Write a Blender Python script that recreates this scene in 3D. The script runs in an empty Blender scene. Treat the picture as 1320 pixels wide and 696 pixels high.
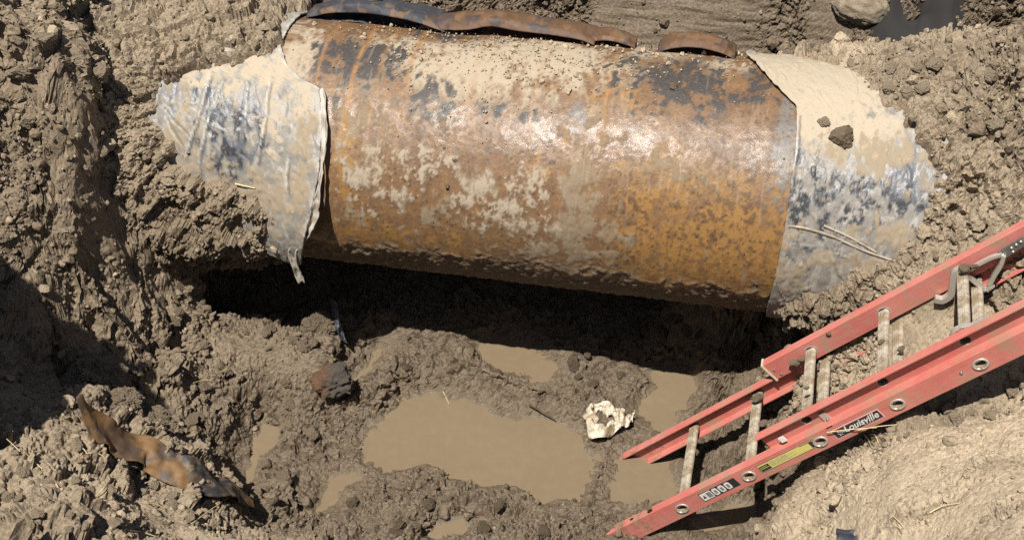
import bpy, bmesh, math, random
import numpy as np
from mathutils import Vector, Matrix

S = bpy.context.scene
COL = S.collection
RAD = math.radians
random.seed(7)

# ------------------------------------------------------------------ camera
PITCH, YAW, CAMZ, FPX = RAD(41.07), RAD(11.56), 4.25, 1900.0
cam_d = bpy.data.cameras.new('camera')
cam_d.sensor_width = 36.0
cam_d.lens = 36.0 * FPX / 1320.0
cam_d.clip_start, cam_d.clip_end = 0.05, 500.0
cam = bpy.data.objects.new('camera', cam_d)
COL.objects.link(cam)
cam.location = (0, 0, CAMZ)
cam.rotation_euler = (math.pi / 2 - PITCH, 0, YAW)
S.camera = cam

# ------------------------------------------------------------------ world, sun, exposure
TO_SUN = Vector((-0.15, -0.46, 1.0)).normalized()
world = bpy.data.worlds.new('World')
S.world = world
world.use_nodes = True
wn = world.node_tree
wn.nodes.clear()
sky = wn.nodes.new('ShaderNodeTexSky')
sky.sky_type = 'NISHITA'
sky.sun_disc = False
sky.sun_elevation = math.asin(TO_SUN.z)
sky.sun_rotation = math.atan2(TO_SUN.x, TO_SUN.y)
bg = wn.nodes.new('ShaderNodeBackground')
bg.inputs['Strength'].default_value = 0.05
wo = wn.nodes.new('ShaderNodeOutputWorld')
wn.links.new(sky.outputs[0], bg.inputs[0])
wn.links.new(bg.outputs[0], wo.inputs[0])
sun_d = bpy.data.lights.new('sun', 'SUN')
sun_d.energy = 5.0
sun_d.angle = RAD(0.53)
sun_d.color = (1.0, 0.955, 0.885)
sun = bpy.data.objects.new('sun', sun_d)
COL.objects.link(sun)
sun.rotation_euler = (-TO_SUN).to_track_quat('-Z', 'Y').to_euler()
sun.location = (0, 0, 12)
S.view_settings.view_transform = 'Standard'
S.view_settings.look = 'None'
S.view_settings.gamma = 1.0
S.view_settings.exposure = 0.39
S.render.engine = 'CYCLES'
S.cycles.max_bounces = 6
S.cycles.diffuse_bounces = 1
S.cycles.glossy_bounces = 3
S.cycles.sample_clamp_indirect = 4.0
S.cycles.use_denoising = False

# ------------------------------------------------------------------ survey helpers (photo measurements -> metres)
CP, SP, CY, SY = math.cos(PITCH), math.sin(PITCH), math.cos(YAW), math.sin(YAW)
FWD = np.array([-SY * CP, CY * CP, -SP])
RGT = np.array([CY, SY, 0.0])
DWN = np.array([SY * SP, -CY * SP, -CP])
EYE = np.array([0, 0, CAMZ])


def ray(px, py):
    d = FWD + RGT * ((px - 660) / FPX) + DWN * ((py - 348) / FPX)
    return d / np.linalg.norm(d)


def Wz(px, py, z):
    d = ray(px, py)
    return EYE + d * ((z - CAMZ) / d[2])


def Wy(px, py, y):
    d = ray(px, py)
    return EYE + d * (y / d[1])


# ------------------------------------------------------------------ numpy noise
def _h(ix, iy, iz, seed):
    with np.errstate(over='ignore'):
        n = (ix.astype(np.uint32) * np.uint32(374761393) + iy.astype(np.uint32) * np.uint32(668265263)
             + iz.astype(np.uint32) * np.uint32(2147483647) + np.uint32(seed * 1013904223 & 0xffffffff))
        n = (n ^ (n >> np.uint32(13))) * np.uint32(1274126177)
        n = (n ^ (n >> np.uint32(16))) * np.uint32(2246822519)
        n ^= n >> np.uint32(15)
    return n


_G = np.array([(1, 1, 0), (-1, 1, 0), (1, -1, 0), (-1, -1, 0), (1, 0, 1), (-1, 0, 1), (1, 0, -1), (-1, 0, -1),
               (0, 1, 1), (0, -1, 1), (0, 1, -1), (0, -1, -1), (1, 1, 1), (-1, -1, 1), (-1, 1, -1), (1, -1, -1)], np.float32)


def perlin(p, seed=0):
    p = np.asarray(p, np.float32)
    i = np.floor(p).astype(np.int32)
    f = p - i
    w = f * f * f * (f * (f * 6 - 15) + 10)
    out = np.zeros(len(p), np.float32)
    for dx in (0, 1):
        wx = w[:, 0] if dx else 1 - w[:, 0]
        for dy in (0, 1):
            wy = w[:, 1] if dy else 1 - w[:, 1]
            for dz in (0, 1):
                wz = w[:, 2] if dz else 1 - w[:, 2]
                g = _G[_h(i[:, 0] + dx, i[:, 1] + dy, i[:, 2] + dz, seed) & np.uint32(15)]
                out += wx * wy * wz * (g[:, 0] * (f[:, 0] - dx) + g[:, 1] * (f[:, 1] - dy) + g[:, 2] * (f[:, 2] - dz))
    return out


def fbm(p, octv=4, seed=0, gain=0.5):
    p = np.asarray(p, np.float32)
    a, s, o = 1.0, 1.0, np.zeros(len(p), np.float32)
    for k in range(octv):
        o += a * perlin(p * s, seed + k)
        a *= gain
        s *= 2.03
    return o


def worley(p, seed=0):
    """F1 distance and a random number for the nearest cell."""
    p = np.asarray(p, np.float32)
    i = np.floor(p).astype(np.int32)
    f = p - i
    best = np.full(len(p), 9.0, np.float32)
    bid = np.zeros(len(p), np.uint32)
    off = np.zeros((len(p), 3), np.float32)
    for dx in (-1, 0, 1):
        for dy in (-1, 0, 1):
            for dz in (-1, 0, 1):
                h = _h(i[:, 0] + dx, i[:, 1] + dy, i[:, 2] + dz, seed)
                rx = (h & np.uint32(1023)).astype(np.float32) * (1 / 1023.0)
                ry = ((h >> np.uint32(10)) & np.uint32(1023)).astype(np.float32) * (1 / 1023.0)
                rz = ((h >> np.uint32(20)) & np.uint32(1023)).astype(np.float32) * (1 / 1023.0)
                ox, oy, oz = f[:, 0] - dx - rx, f[:, 1] - dy - ry, f[:, 2] - dz - rz
                d = ox * ox + oy * oy + oz * oz
                m = d < best
                off[m, 0], off[m, 1], off[m, 2] = ox[m], oy[m], oz[m]
                best = np.where(m, d, best)
                bid = np.where(m, h, bid)
    c = ((bid * np.uint32(2654435761)) >> np.uint32(8)).astype(np.float32) / 16777216.0
    a1 = ((bid * np.uint32(2246822519)) >> np.uint32(8)).astype(np.float32) / 16777216.0 * 6.2832
    a2 = ((bid * np.uint32(3266489917)) >> np.uint32(8)).astype(np.float32) / 16777216.0 * 2 - 1
    s_ = np.sqrt(1 - a2 * a2)
    tilt = off[:, 0] * s_ * np.cos(a1) + off[:, 1] * s_ * np.sin(a1) + off[:, 2] * a2
    return np.sqrt(best), c, tilt


def sstep(a, b, x):
    t = np.clip((x - a) / (b - a), 0, 1)
    return t * t * (3 - 2 * t)


# ------------------------------------------------------------------ mesh / object helpers
def mesh_np(name, verts, quads=None, tris=None, smooth=True, attrs=None, col=None):
    me = bpy.data.meshes.new(name)
    verts = np.asarray(verts, np.float32)
    me.vertices.add(len(verts))
    me.vertices.foreach_set('co', verts.ravel())
    idx, cnt = [], []
    if quads is not None and len(quads):
        q = np.asarray(quads, np.int32)
        idx.append(q.ravel())
        cnt.append(np.full(len(q), 4, np.int32))
    if tris is not None and len(tris):
        t = np.asarray(tris, np.int32)
        idx.append(t.ravel())
        cnt.append(np.full(len(t), 3, np.int32))
    idx = np.concatenate(idx)
    cnt = np.concatenate(cnt)
    me.loops.add(len(idx))
    me.loops.foreach_set('vertex_index', idx)
    me.polygons.add(len(cnt))
    st = np.zeros(len(cnt), np.int32)
    st[1:] = np.cumsum(cnt)[:-1]
    me.polygons.foreach_set('loop_start', st)
    me.polygons.foreach_set('loop_total', cnt)
    me.polygons.foreach_set('use_smooth', np.full(len(cnt), smooth, bool))
    if attrs:
        for k, v in attrs.items():
            a = me.attributes.new(k, 'FLOAT', 'POINT')
            a.data.foreach_set('value', np.asarray(v, np.float32).ravel())
    if col is not None:
        a = me.attributes.new('col', 'FLOAT_COLOR', 'POINT')
        c4 = np.ones((len(verts), 4), np.float32)
        c4[:, :3] = col
        a.data.foreach_set('color', c4.ravel())
    me.update(calc_edges=True)
    return me


def grid_quads(nu, nv, wrap_v=False):
    a = np.arange(nu * nv).reshape(nu, nv)
    if wrap_v:
        b = np.concatenate([a, a[:, :1]], 1)
    else:
        b = a
    return np.stack([b[:-1, :-1], b[1:, :-1], b[1:, 1:], b[:-1, 1:]], -1).reshape(-1, 4)


def obj(name, me, mat=None, parent=None):
    o = bpy.data.objects.new(name, me)
    COL.objects.link(o)
    if mat is not None and me is not None:
        if len(me.materials) == 0:
            me.materials.append(mat)
    if parent is not None:
        o.parent = parent
    return o


def tag(o, label=None, cat=None, group=None, kind=None):
    if label:
        o['label'] = label
    if cat:
        o['category'] = cat
    if group:
        o['group'] = group
    if kind:
        o['kind'] = kind
    return o


def empty(name, loc, label, cat, rot=(0, 0, 0)):
    o = bpy.data.objects.new(name, None)
    COL.objects.link(o)
    o.empty_display_size = 0.1
    o.location = loc
    o.rotation_euler = rot
    return tag(o, label, cat)


def bm_mesh(name, bm, smooth=False, angle=None):
    me = bpy.data.meshes.new(name)
    bm.normal_update()
    bm.to_mesh(me)
    bm.free()
    me.polygons.foreach_set('use_smooth', [smooth] * len(me.polygons))
    return me


# ------------------------------------------------------------------ material helpers
class NT:
    def __init__(s, name):
        s.m = bpy.data.materials.new(name)
        s.m.use_nodes = True
        s.t = s.m.node_tree
        s.t.nodes.clear()
        s.out = s.t.nodes.new('ShaderNodeOutputMaterial')
        s.b = s.t.nodes.new('ShaderNodeBsdfPrincipled')
        s.t.links.new(s.b.outputs[0], s.out.inputs[0])
        s.tc = s.t.nodes.new('ShaderNodeTexCoord')
        s.obj = s.tc.outputs['Object']

    def n(s, typ, **kw):
        nd = s.t.nodes.new(typ)
        for k, v in kw.items():
            setattr(nd, k, v)
        return nd

    def l(s, a, b):
        s.t.links.new(a, b)

    def val(s, x, inp):
        if isinstance(x, (int, float)):
            inp.default_value = x
        elif isinstance(x, (tuple, list)):
            inp.default_value = tuple(x) + ((1.0,) if len(x) == 3 and inp.type == 'RGBA' else ())
        else:
            s.l(x, inp)

    def noise(s, scale, detail=4, rough=0.55, vec=None, dist=0.0, color=False):
        nd = s.n('ShaderNodeTexNoise')
        nd.inputs['Scale'].default_value = scale
        nd.inputs['Detail'].default_value = detail
        nd.inputs['Roughness'].default_value = rough
        nd.inputs['Distortion'].default_value = dist
        s.l(vec or s.obj, nd.inputs['Vector'])
        return nd.outputs[1 if color else 0]

    def voro(s, scale, vec=None, feature='F1'):
        nd = s.n('ShaderNodeTexVoronoi', feature=feature)
        nd.inputs['Scale'].default_value = scale
        s.l(vec or s.obj, nd.inputs['Vector'])
        return nd.outputs[0]

    def mapv(s, scale=(1, 1, 1), rot=(0, 0, 0)):
        nd = s.n('ShaderNodeMapping')
        nd.inputs['Scale'].default_value = scale
        nd.inputs['Rotation'].default_value = rot
        s.l(s.obj, nd.inputs[0])
        return nd.outputs[0]

    def ramp(s, x, lo, hi, a=0.0, b=1.0):
        nd = s.n('ShaderNodeMapRange')
        nd.clamp = True
        s.val(x, nd.inputs[0])
        for i, v in enumerate((lo, hi, a, b)):
            s.val(v, nd.inputs[1 + i])
        return nd.outputs[0]

    def math(s, op, a, b=0.0):
        nd = s.n('ShaderNodeMath', operation=op)
        s.val(a, nd.inputs[0])
        s.val(b, nd.inputs[1])
        return nd.outputs[0]

    def mix(s, f, a, b, mode='MIX'):
        nd = s.n('ShaderNodeMix', data_type='RGBA', blend_type=mode)
        s.val(f, nd.inputs[0])
        s.val(a, nd.inputs[6])
        s.val(b, nd.inputs[7])
        return nd.outputs[2]

    def attr(s, name, color=False):
        nd = s.n('ShaderNodeAttribute', attribute_name=name)
        return nd.outputs[0 if color else 2]

    def bump(s, height, strength=0.5, dist=0.01, normal=None):
        nd = s.n('ShaderNodeBump')
        s.val(strength, nd.inputs['Strength'])
        nd.inputs['Distance'].default_value = dist
        s.l(height, nd.inputs['Height'])
        if normal is not None:
            s.l(normal, nd.inputs['Normal'])
        return nd.outputs[0]

    def set(s, **kw):
        for k, v in kw.items():
            s.val(v, s.b.inputs[k.replace('_', ' ')])
        return s.m


def soil_material():
    t = NT('soil')
    wet = t.attr('wet')
    pale = t.attr('pale')
    n1 = t.noise(2.3, 2, 0.6)
    n2 = t.noise(17, 4, 0.65)
    n3 = t.noise(95, 3, 0.68)
    n4 = t.noise(420, 2, 0.6)
    w2 = t.ramp(t.math('ADD', wet, t.math('MULTIPLY', t.math('SUBTRACT', n2, 0.5), 0.75)), 0.0, 1.0)
    dry = t.mix(n1, (0.200, 0.152, 0.103), (0.310, 0.244, 0.170))
    sand = t.mix(n2, (0.415, 0.326, 0.222), (0.53, 0.435, 0.312))
    c = t.mix(t.ramp(t.math('ADD', pale, t.math('MULTIPLY', t.math('SUBTRACT', n2, 0.5), 0.8)), 0.15, 0.85), dry, sand)
    dark = t.mix(n2, (0.072, 0.051, 0.033), (0.128, 0.094, 0.061))
    c = t.mix(w2, c, dark)
    c = t.mix(t.ramp(n3, 0.48, 0.70, 0.0, 0.55), c, t.mix(w2, (0.48, 0.40, 0.29), (0.21, 0.165, 0.11)))
    c = t.mix(t.ramp(n3, 0.47, 0.32, 0.0, 0.65), c, t.mix(w2, (0.13, 0.098, 0.064), (0.05, 0.037, 0.024)))
    c = t.mix(t.ramp(n4, 0.3, 0.7, 0.0, 0.35), c, t.mix(0.5, c, (0.9, 0.85, 0.75), 'MULTIPLY'))
    c = t.mix(t.math('MULTIPLY', t.attr('silt'), 0.65), c, t.mix(n2, (0.12, 0.090, 0.057), (0.19, 0.147, 0.096)))
    rough = t.ramp(t.math('ADD', w2, t.math('MULTIPLY', t.math('SUBTRACT', n3, 0.5), 0.5)), 0.5, 1.0, 0.93, 0.24)
    h = t.math('ADD', t.math('MULTIPLY', n3, t.ramp(t.attr('smooth'), 0, 1, 0.6, 0.10)), t.math('MULTIPLY', n4, 0.25))
    b = t.bump(h, 0.8, 0.011)
    return t.set(Base_Color=c, Roughness=rough, Normal=b, Specular_IOR_Level=t.ramp(w2, 0.5, 1, 0.2, 0.5))


SOIL = soil_material()

# ------------------------------------------------------------------ pipe frame
PIPE_R = 0.457
PIPE_C = np.array([-0.893, 4.367, 0.922])
PIPE_TILT = 0.0195
PIPE_M = Matrix.Translation(Vector(PIPE_C)) @ Matrix.Rotation(-PIPE_TILT, 4, 'Y')
_PR = np.array(PIPE_M.to_3x3())


def pipe_hit(px, py, r=PIPE_R):
    """local x and angle (0 = facing the trench, pi/2 = top) where the measured sight line meets the pipe"""
    d = _PR.T @ ray(px, py)
    e = _PR.T @ (EYE - PIPE_C)
    a = d[1] ** 2 + d[2] ** 2
    b = e[1] * d[1] + e[2] * d[2]
    c = e[1] ** 2 + e[2] ** 2 - r * r
    disc = b * b - a * c
    t = (-b - math.sqrt(max(disc, 0.0))) / a
    p = e + d * t
    return p[0], math.atan2(p[2], -p[1])


# ------------------------------------------------------------------ ground: macro shape
FLOOR_PTS = [  # measured x, y in the photo, height above the water
    (450, 520, .06), (430, 600, .05), (400, 680, .07), (560, 665, .10), (700, 680, .07), (790, 640, -.01), (800, 690, -.05), (830, 668, -.05), (765, 692, .0), (850, 520, .02),
    (700, 475, .07), (560, 445, .10), (640, 455, .07), (900, 480, .07), (940, 450, .12), (620, 600, -.02), (560, 560, -.02),
    (480, 440, .14), (720, 505, .08), (640, 500, .04), (870, 600, .02), (860, 680, -.03), (940, 640, .03), (960, 690, .05),
    (930, 590, .05),
    (350, 445, .26), (430, 480, .20), (408, 420, .18), (300, 440, .29), (262, 440, .33), (300, 480, .28), (300, 418, .20), (350, 412, .16), (272, 420, .22), (225, 458, .40), (260, 520, .26), (335, 590, .0), (270, 600, .14),
    (360, 525, .12), (400, 640, .03), (212, 430, .46), (180, 350, .62), (190, 290, .78), (262, 300, .45), (300, 290, .3), (165, 300, .80),
    (280, 375, .12), (300, 352, .15), (340, 375, .08), (390, 352, .12), (400, 395, .08), (322, 406, .12), (262, 405, .14), (250, 390, .12), (255, 370, .2), (205, 385, .52), (160, 205, 1.02),
    (165, 110, 1.26), (180, 20, 1.46),
    (340, 342, .14),
    (165, 70, 1.42), (118, 60, 1.56), (60, 40, 1.68), (20, 100, 1.60), (60, 180, 1.34), (105, 200, 1.18), (40, 260, 1.14),
    (90, 330, .84), (20, 320, 1.0), (130, 400, .64), (160, 450, .50), (205, 505, .36), (50, 420, .72), (15, 480, .62),
    (100, 470, .48), (150, 160, 1.15), (160, 250, .90),
    (0, 580, .92), (60, 550, .84), (125, 490, .80), (130, 600, .82), (200, 600, .68), (190, 560, .66), (280, 630, .44),
    (325, 665, .26), (60, 680, 1.02), (200, 680, .80), (300, 692, .44), (0, 690, 1.12), (375, 692, .14), (245, 575, .48),
    (1000, 692, .34), (1058, 600, .48), (1105, 568, .62), (1190, 538, .79), (1260, 530, .86), (1315, 500, .96), (1230, 490, .80), (1290, 470, .92),
    (970, 692, .03), (972, 650, .02), (982, 622, .03), (1000, 595, .06), (1030, 572, .14), (1250, 600, .96), (1150, 620, .80), (1060, 640, .55), (1025, 655, .42), (1100, 690, .72), (1200, 690, .96), (1315, 690, 1.2),
    (1315, 600, 1.10), (1012, 640, .36),
    (1000, 560, .08), (1060, 520, .28), (1120, 470, .44), (1200, 430, .68), (1285, 385, .98), (1040, 558, .18),
    (1100, 530, .44), (960, 560, .06),
    (1000, 430, .30), (1045, 395, .50), (1012, 385, .46), (1100, 370, .70), (1080, 420, .48), (1190, 335, .92), (1180, 385, .76),
    (1265, 322, 1.08), (1315, 260, 1.36), (1220, 225, 1.24), (1250, 150, 1.48), (1315, 150, 1.58), (1205, 140, 1.38),
    (1130, 110, 1.40), (1040, 78, 1.41), (1185, 70, 1.46), (1260, 40, 1.66), (1315, 25, 1.78), (1120, 80, 1.40), (975, 70, 1.37),
]
ctrl = [Wz(*p) for p in FLOOR_PTS]
xL_b, _ = pipe_hit(405, 200)
xR_b, _ = pipe_hit(1010, 250)
xL_b += PIPE_C[0]
xR_b += PIPE_C[0]
for x in np.linspace(xL_b - 0.25, xR_b + 0.02, 6):
    ctrl += [(x, 4.15, .10), (x, 4.37, .08), (x, 4.6, .10), (x, 4.9, .18), (x, 5.06, .55), (x, 5.2, .95), (x, 5.42, 1.45), (x, 5.9, 2.55)]
for x in (-2.9, -2.4, 1.1, 1.6):
    ctrl += [(x, 5.5, 1.7), (x, 6.0, 2.5)]
ctrl += [(-1.9, 4.95, 1.34), (-1.6, 5.0, 1.15), (-2.2, 4.8, 1.45), (-2.15, 4.37, .45), (-2.0, 4.3, .12)]
ctrl += [(1.02, 5.0, .85), (1.25, 5.15, .95), (1.0, 5.25, 1.0)]          # the dark pocket behind the right-hand mound
for x in (-6, -4, -2, 0, 2, 4, 6):
    ctrl += [(x, 7.5, 2.6), (x, 9.5, 2.65), (x, -1.5, 2.6), (x, -4, 2.65), (x, 0.5, 2.58)]
for y in (1.5, 3, 4.5, 6):
    ctrl += [(-3.9, y, 2.5), (-5.5, y, 2.6), (3.3, y, 2.45), (5, y, 2.6)]
for x in np.linspace(-3, 2.6, 8):
    ctrl += [(x, 1.2, 2.05)]
ctrl += [(-.6, 2.6, .45), (.2, 2.5, .45), (-1.2, 2.5, .75), (-.6, 1.9, 1.25), (.4, 1.9, 1.25), (1.2, 2.3, 1.4), (-1.7, 2.2, 1.35),
         (1.3, 2.0, 1.6), (1.9, 3.2, 1.7), (2.1, 4.2, 1.9)]
for line, outs in (([(172, 115)], (-1, .6)),
                   ([(1100, 92), (1150, 130), (1180, 180), (1200, 215), (1197, 260), (1165, 318), (1105, 350), (1045, 372), (1008, 392)], (1, .6)),
                   ([(1010, 74), (1060, 78)], (.2, -1))):
    for q in line:
        for rr_, k in ((PIPE_R + .012, 0), (PIPE_R + .05, 1), (PIPE_R + .09, 2)):
            nl = math.hypot(*outs)
            x, ph = pipe_hit(q[0] + outs[0] / nl * 22 * k, q[1] + outs[1] / nl * 22 * k, rr_)
            ctrl.append(_PR @ np.array([x, -math.cos(ph) * rr_, math.sin(ph) * rr_]) + PIPE_C)
ctrl = np.array(ctrl, float)


def solve_rbf(P, z, smooth=0.012):
    n = len(P)
    D = np.sqrt(((P[:, None] - P[None]) ** 2).sum(-1))
    A = np.zeros((n + 3, n + 3))
    A[:n, :n] = -D + np.eye(n) * smooth
    A[:n, n] = 1
    A[:n, n + 1:] = P
    A[n, :n] = 1
    A[n + 1:, :n] = P.T
    return np.linalg.solve(A, np.concatenate([z, np.zeros(3)]))


_rb = solve_rbf(ctrl[:, :2], ctrl[:, 2])
CX = np.linspace(-7, 7, 351)
CYY = np.linspace(-3, 9, 301)
gx, gy = np.meshgrid(CX, CYY, indexing='ij')
Hc = np.zeros(gx.shape)
for k, (x, y, z) in enumerate(ctrl):
    Hc -= _rb[k] * np.hypot(gx - x, gy - y)
nn = len(ctrl)
Hc += _rb[nn] + _rb[nn + 1] * gx + _rb[nn + 2] * gy
for _ in range(1):
    Hc[1:-1, 1:-1] = (Hc[1:-1, 1:-1] * 4 + Hc[:-2, 1:-1] + Hc[2:, 1:-1] + Hc[1:-1, :-2] + Hc[1:-1, 2:]) / 8
dxc, dyc = CX[1] - CX[0], CYY[1] - CYY[0]
em = ((gx > -3) & (gx < -1.15) & (gy > 2.4) & (gy < 5.2) & ((gx < -2.25) | (gy < 3.55))).astype(float)
for _ in range(160):                                   # loose soil does not stand steeper than about 60 degrees
    for ax, dd in ((0, dxc), (1, dyc)):
        g = np.diff(Hc, axis=ax)
        ex = np.sign(g) * np.maximum(np.abs(g) - 1.7 * dd, 0) * .25
        if ax == 0:
            ex *= np.minimum(em[1:], em[:-1])
            Hc[:-1] += ex
            Hc[1:] -= ex
        else:
            ex *= np.minimum(em[:, 1:], em[:, :-1])
            Hc[:, :-1] += ex
            Hc[:, 1:] -= ex
# unseen steep heap added left of the view, outlined to cast shade on the hollow
SHADE_HEAP = np.array([(-2.90, 3.00), (-2.63, 2.85), (-2.52, 2.75), (-2.44, 2.74), (-2.36, 2.68), (-2.24, 2.57), (-2.31, 2.38), (-2.41, 2.15), (-2.44, 1.9), (-2.6, 1.5), (-4, 1.2), (-4, 3.2)])


def far_blend(x, y, h):
    r = np.maximum(np.abs(x) / 6.0, np.abs(y - 3) / 5.6)
    f = sstep(0.75, 1.0, r)
    return h * (1 - f) + 2.62 * f


def coarse(x, y):
    fx = np.clip((np.asarray(x) + 7) / 14 * 350, 0, 349.999)
    fy = np.clip((np.asarray(y) + 3) / 12 * 300, 0, 299.999)
    i = fx.astype(int)
    j = fy.astype(int)
    a = fx - i
    b = fy - j
    h = Hc[i, j] * (1 - a) * (1 - b) + Hc[i + 1, j] * a * (1 - b) + Hc[i, j + 1] * (1 - a) * b + Hc[i + 1, j + 1] * a * b
    return far_blend(np.asarray(x), np.asarray(y), h)


def hit(px, py):
    """where the measured sight line meets the ground"""
    d = ray(px, py)
    t = np.linspace(2.0, 9.0, 1400)
    p = EYE[None] + d[None] * t[:, None]
    m = p[:, 2] < coarse(p[:, 0], p[:, 1])
    k = int(np.argmax(m)) if m.any() else len(t) - 1
    return p[k]


def axis(lo, hi, step, far):
    core = list(np.arange(lo, hi, step))
    out, s, x = [], step, hi
    while x < far:
        out.append(x)
        s *= 1.22
        x += s
    inn, s, x = [], step, lo - step
    while x > -far:
        inn.append(x)
        s *= 1.22
        x -= s
    return np.array(inn[::-1] + core + out)


GXS = axis(-2.75, 1.35, 0.0052, 45)
GYS = axis(2.08, 5.50, 0.0052, 45)
NX, NY = len(GXS), len(GYS)
X, Y = np.meshgrid(GXS, GYS, indexing='ij')
X = X.ravel()
Y = Y.ravel()
X2, Y2 = X.reshape(NX, NY).copy(), Y.reshape(NX, NY).copy()
H0 = coarse(X, Y).reshape(NX, NY)


def blur(a, ax, n):
    for _ in range(n):
        a = (a + np.roll(a, 1, ax) * .5 + np.roll(a, -1, ax) * .5) / 2
    return a


# spread the mesh evenly over steep faces
mx = np.clip(np.abs(np.gradient(H0, GXS, axis=0)), 0, 5)
my = np.clip(np.abs(np.gradient(H0, GYS, axis=1)), 0, 5)
mx = np.sqrt(1 + blur(blur(mx, 1, 40), 0, 6) ** 2)
my = np.sqrt(1 + blur(blur(my, 0, 40), 1, 6) ** 2)
for j in range(NY):
    c = np.concatenate([[0], np.cumsum((mx[1:, j] + mx[:-1, j]) / 2 * np.diff(GXS))])
    c0 = GXS - GXS[0]
    # same number of points per metre of surface inside the dense part, ends pinned
    a, b = np.searchsorted(GXS, -2.75), np.searchsorted(GXS, 1.35)
    cc = (c[a:b] - c[a]) / (c[b - 1] - c[a])
    X2[a:b, j] = np.interp(np.linspace(0, 1, b - a), cc, GXS[a:b])
for i in range(NX):
    a, b = np.searchsorted(GYS, 2.08), np.searchsorted(GYS, 5.50)
    c = np.concatenate([[0], np.cumsum((my[i, 1:] + my[i, :-1]) / 2 * np.diff(GYS))])
    cc = (c[a:b] - c[a]) / (c[b - 1] - c[a])
    Y2[i, a:b] = np.interp(np.linspace(0, 1, b - a), cc, GYS[a:b])
X, Y = X2.ravel(), Y2.ravel()
H = coarse(X, Y)

# ------------------------------------------------------------------ puddles (outlines on the floor, in metres)
PUDDLES = [
    ('large', 0.0, [(520, 503), (560, 503), (600, 512), (640, 530), (690, 538), (735, 545), (755, 560), (768, 590), (755, 620),
                    (745, 645), (712, 640), (690, 640), (650, 625), (600, 628), (560, 610), (500, 606), (470, 590), (475, 560), (500, 530)]),
    ('strip', 0.005, [(345, 545), (362, 552), (366, 562), (350, 580), (340, 605), (330, 640), (312, 655), (304, 615), (318, 590), (330, 565)]),
    ('near', 0.003, [(425, 618), (448, 615), (460, 620), (442, 640), (420, 668), (398, 676), (396, 655), (410, 635)]),
    ('back', 0.03, [(470, 450), (500, 446), (500, 455), (485, 470), (478, 490), (466, 508), (446, 508), (456, 485), (462, 465)]),
    ('right', -0.006, [(828, 474), (860, 464), (890, 474), (896, 500), (888, 530), (862, 556), (836, 548), (822, 520), (836, 498)]),
    ('drowned', -0.010, [(815, 575), (850, 585), (868, 610), (880, 640), (845, 658), (806, 655), (792, 625), (800, 595)]),
    ('shelf', 0.036, [(608, 438), (640, 430), (690, 440), (700, 462), (715, 480), (690, 488), (650, 478), (620, 466)]),
    ('edge', 0.0, [(560, 672), (600, 668), (610, 690), (570, 700), (540, 694)]),
    ('foot', -0.005, [(880, 665), (930, 645), (975, 650), (975, 672), (930, 684), (880, 690)]),
]


def poly_sd(P, poly):
    """signed distance (negative inside) of points to a polygon"""
    d = np.full(len(P), 1e9)
    ins = np.zeros(len(P), bool)
    n = len(poly)
    for k in range(n):
        a, b = poly[k], poly[(k + 1) % n]
        e = b - a
        t = np.clip(((P - a) @ e) / (e @ e), 0, 1)
        q = P - a - t[:, None] * e
        d = np.minimum(d, (q ** 2).sum(1))
        c = (a[1] <= P[:, 1]) != (b[1] <= P[:, 1])
        xi = a[0] + (P[:, 1] - a[1]) / (e[1] if abs(e[1]) > 1e-9 else 1e-9) * e[0]
        ins ^= c & (P[:, 0] < xi)
    d = np.sqrt(d)
    return np.where(ins, -d, d)


hm = (X > -4.2) & (X < -1.8) & (Y > 1.0) & (Y < 3.6)
hs = poly_sd(np.stack([X[hm], Y[hm]], 1), SHADE_HEAP)
hh = np.where(hs < 0, 2.15 + np.clip(-hs * 1.3, 0, .4), 2.15 - hs * 14.0)
H[hm] = np.maximum(H[hm], hh)
# deep creases between the lumps of the left bank
CREASES = [([(136, 0), (138, 60), (128, 112), (112, 132)], .03, .09), ([(150, 128), (150, 205), (156, 290), (170, 335)], .026, .07),
           ([(50, 210), (62, 262), (22, 330)], .03, .10), ([(0, 95), (25, 120), (8, 180)], .03, .08), ([(290, 0), (278, 40), (285, 58)], .02, .07),
           ([(70, 330), (85, 372), (120, 392)], .03, .10), ([(95, 20), (60, 45), (40, 90)], .02, .05), ([(205, 330), (210, 380), (230, 430)], .025, .08),
           ([(255, 330), (262, 400)], .03, .06), ([(1165, 120), (1185, 150), (1230, 160)], .02, .06), ([(1215, 90), (1260, 80), (1300, 110)], .02, .05),
           ([(1230, 270), (1262, 285)], .015, .05), ([(1220, 200), (1262, 190), (1310, 215)], .02, .05), ([(1020, 470), (1010, 500), (960, 520)], .025, .06)]
for pl, cw, cd in CREASES:
    pts = np.array([hit(*q)[:2] for q in pl])
    lo, hi = pts.min(0) - .2, pts.max(0) + .2
    m = (X > lo[0]) & (X < hi[0]) & (Y > lo[1]) & (Y < hi[1])
    PP = np.stack([X[m], Y[m]], 1)
    PP = PP + np.stack([fbm(np.c_[PP * 12, PP[:, :1] * 0], 2, 3), fbm(np.c_[PP * 12, PP[:, :1] * 0 + 4], 2, 4)], 1) * .05
    d2 = np.full(len(PP), 9.0)
    for k in range(len(pts) - 1):
        e = pts[k + 1] - pts[k]
        t = np.clip(((PP - pts[k]) @ e) / (e @ e), 0, 1)
        d2 = np.minimum(d2, ((PP - pts[k] - t[:, None] * e) ** 2).sum(1))
    H[m] -= cd * np.exp(-d2 / (cw * cw))

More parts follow.
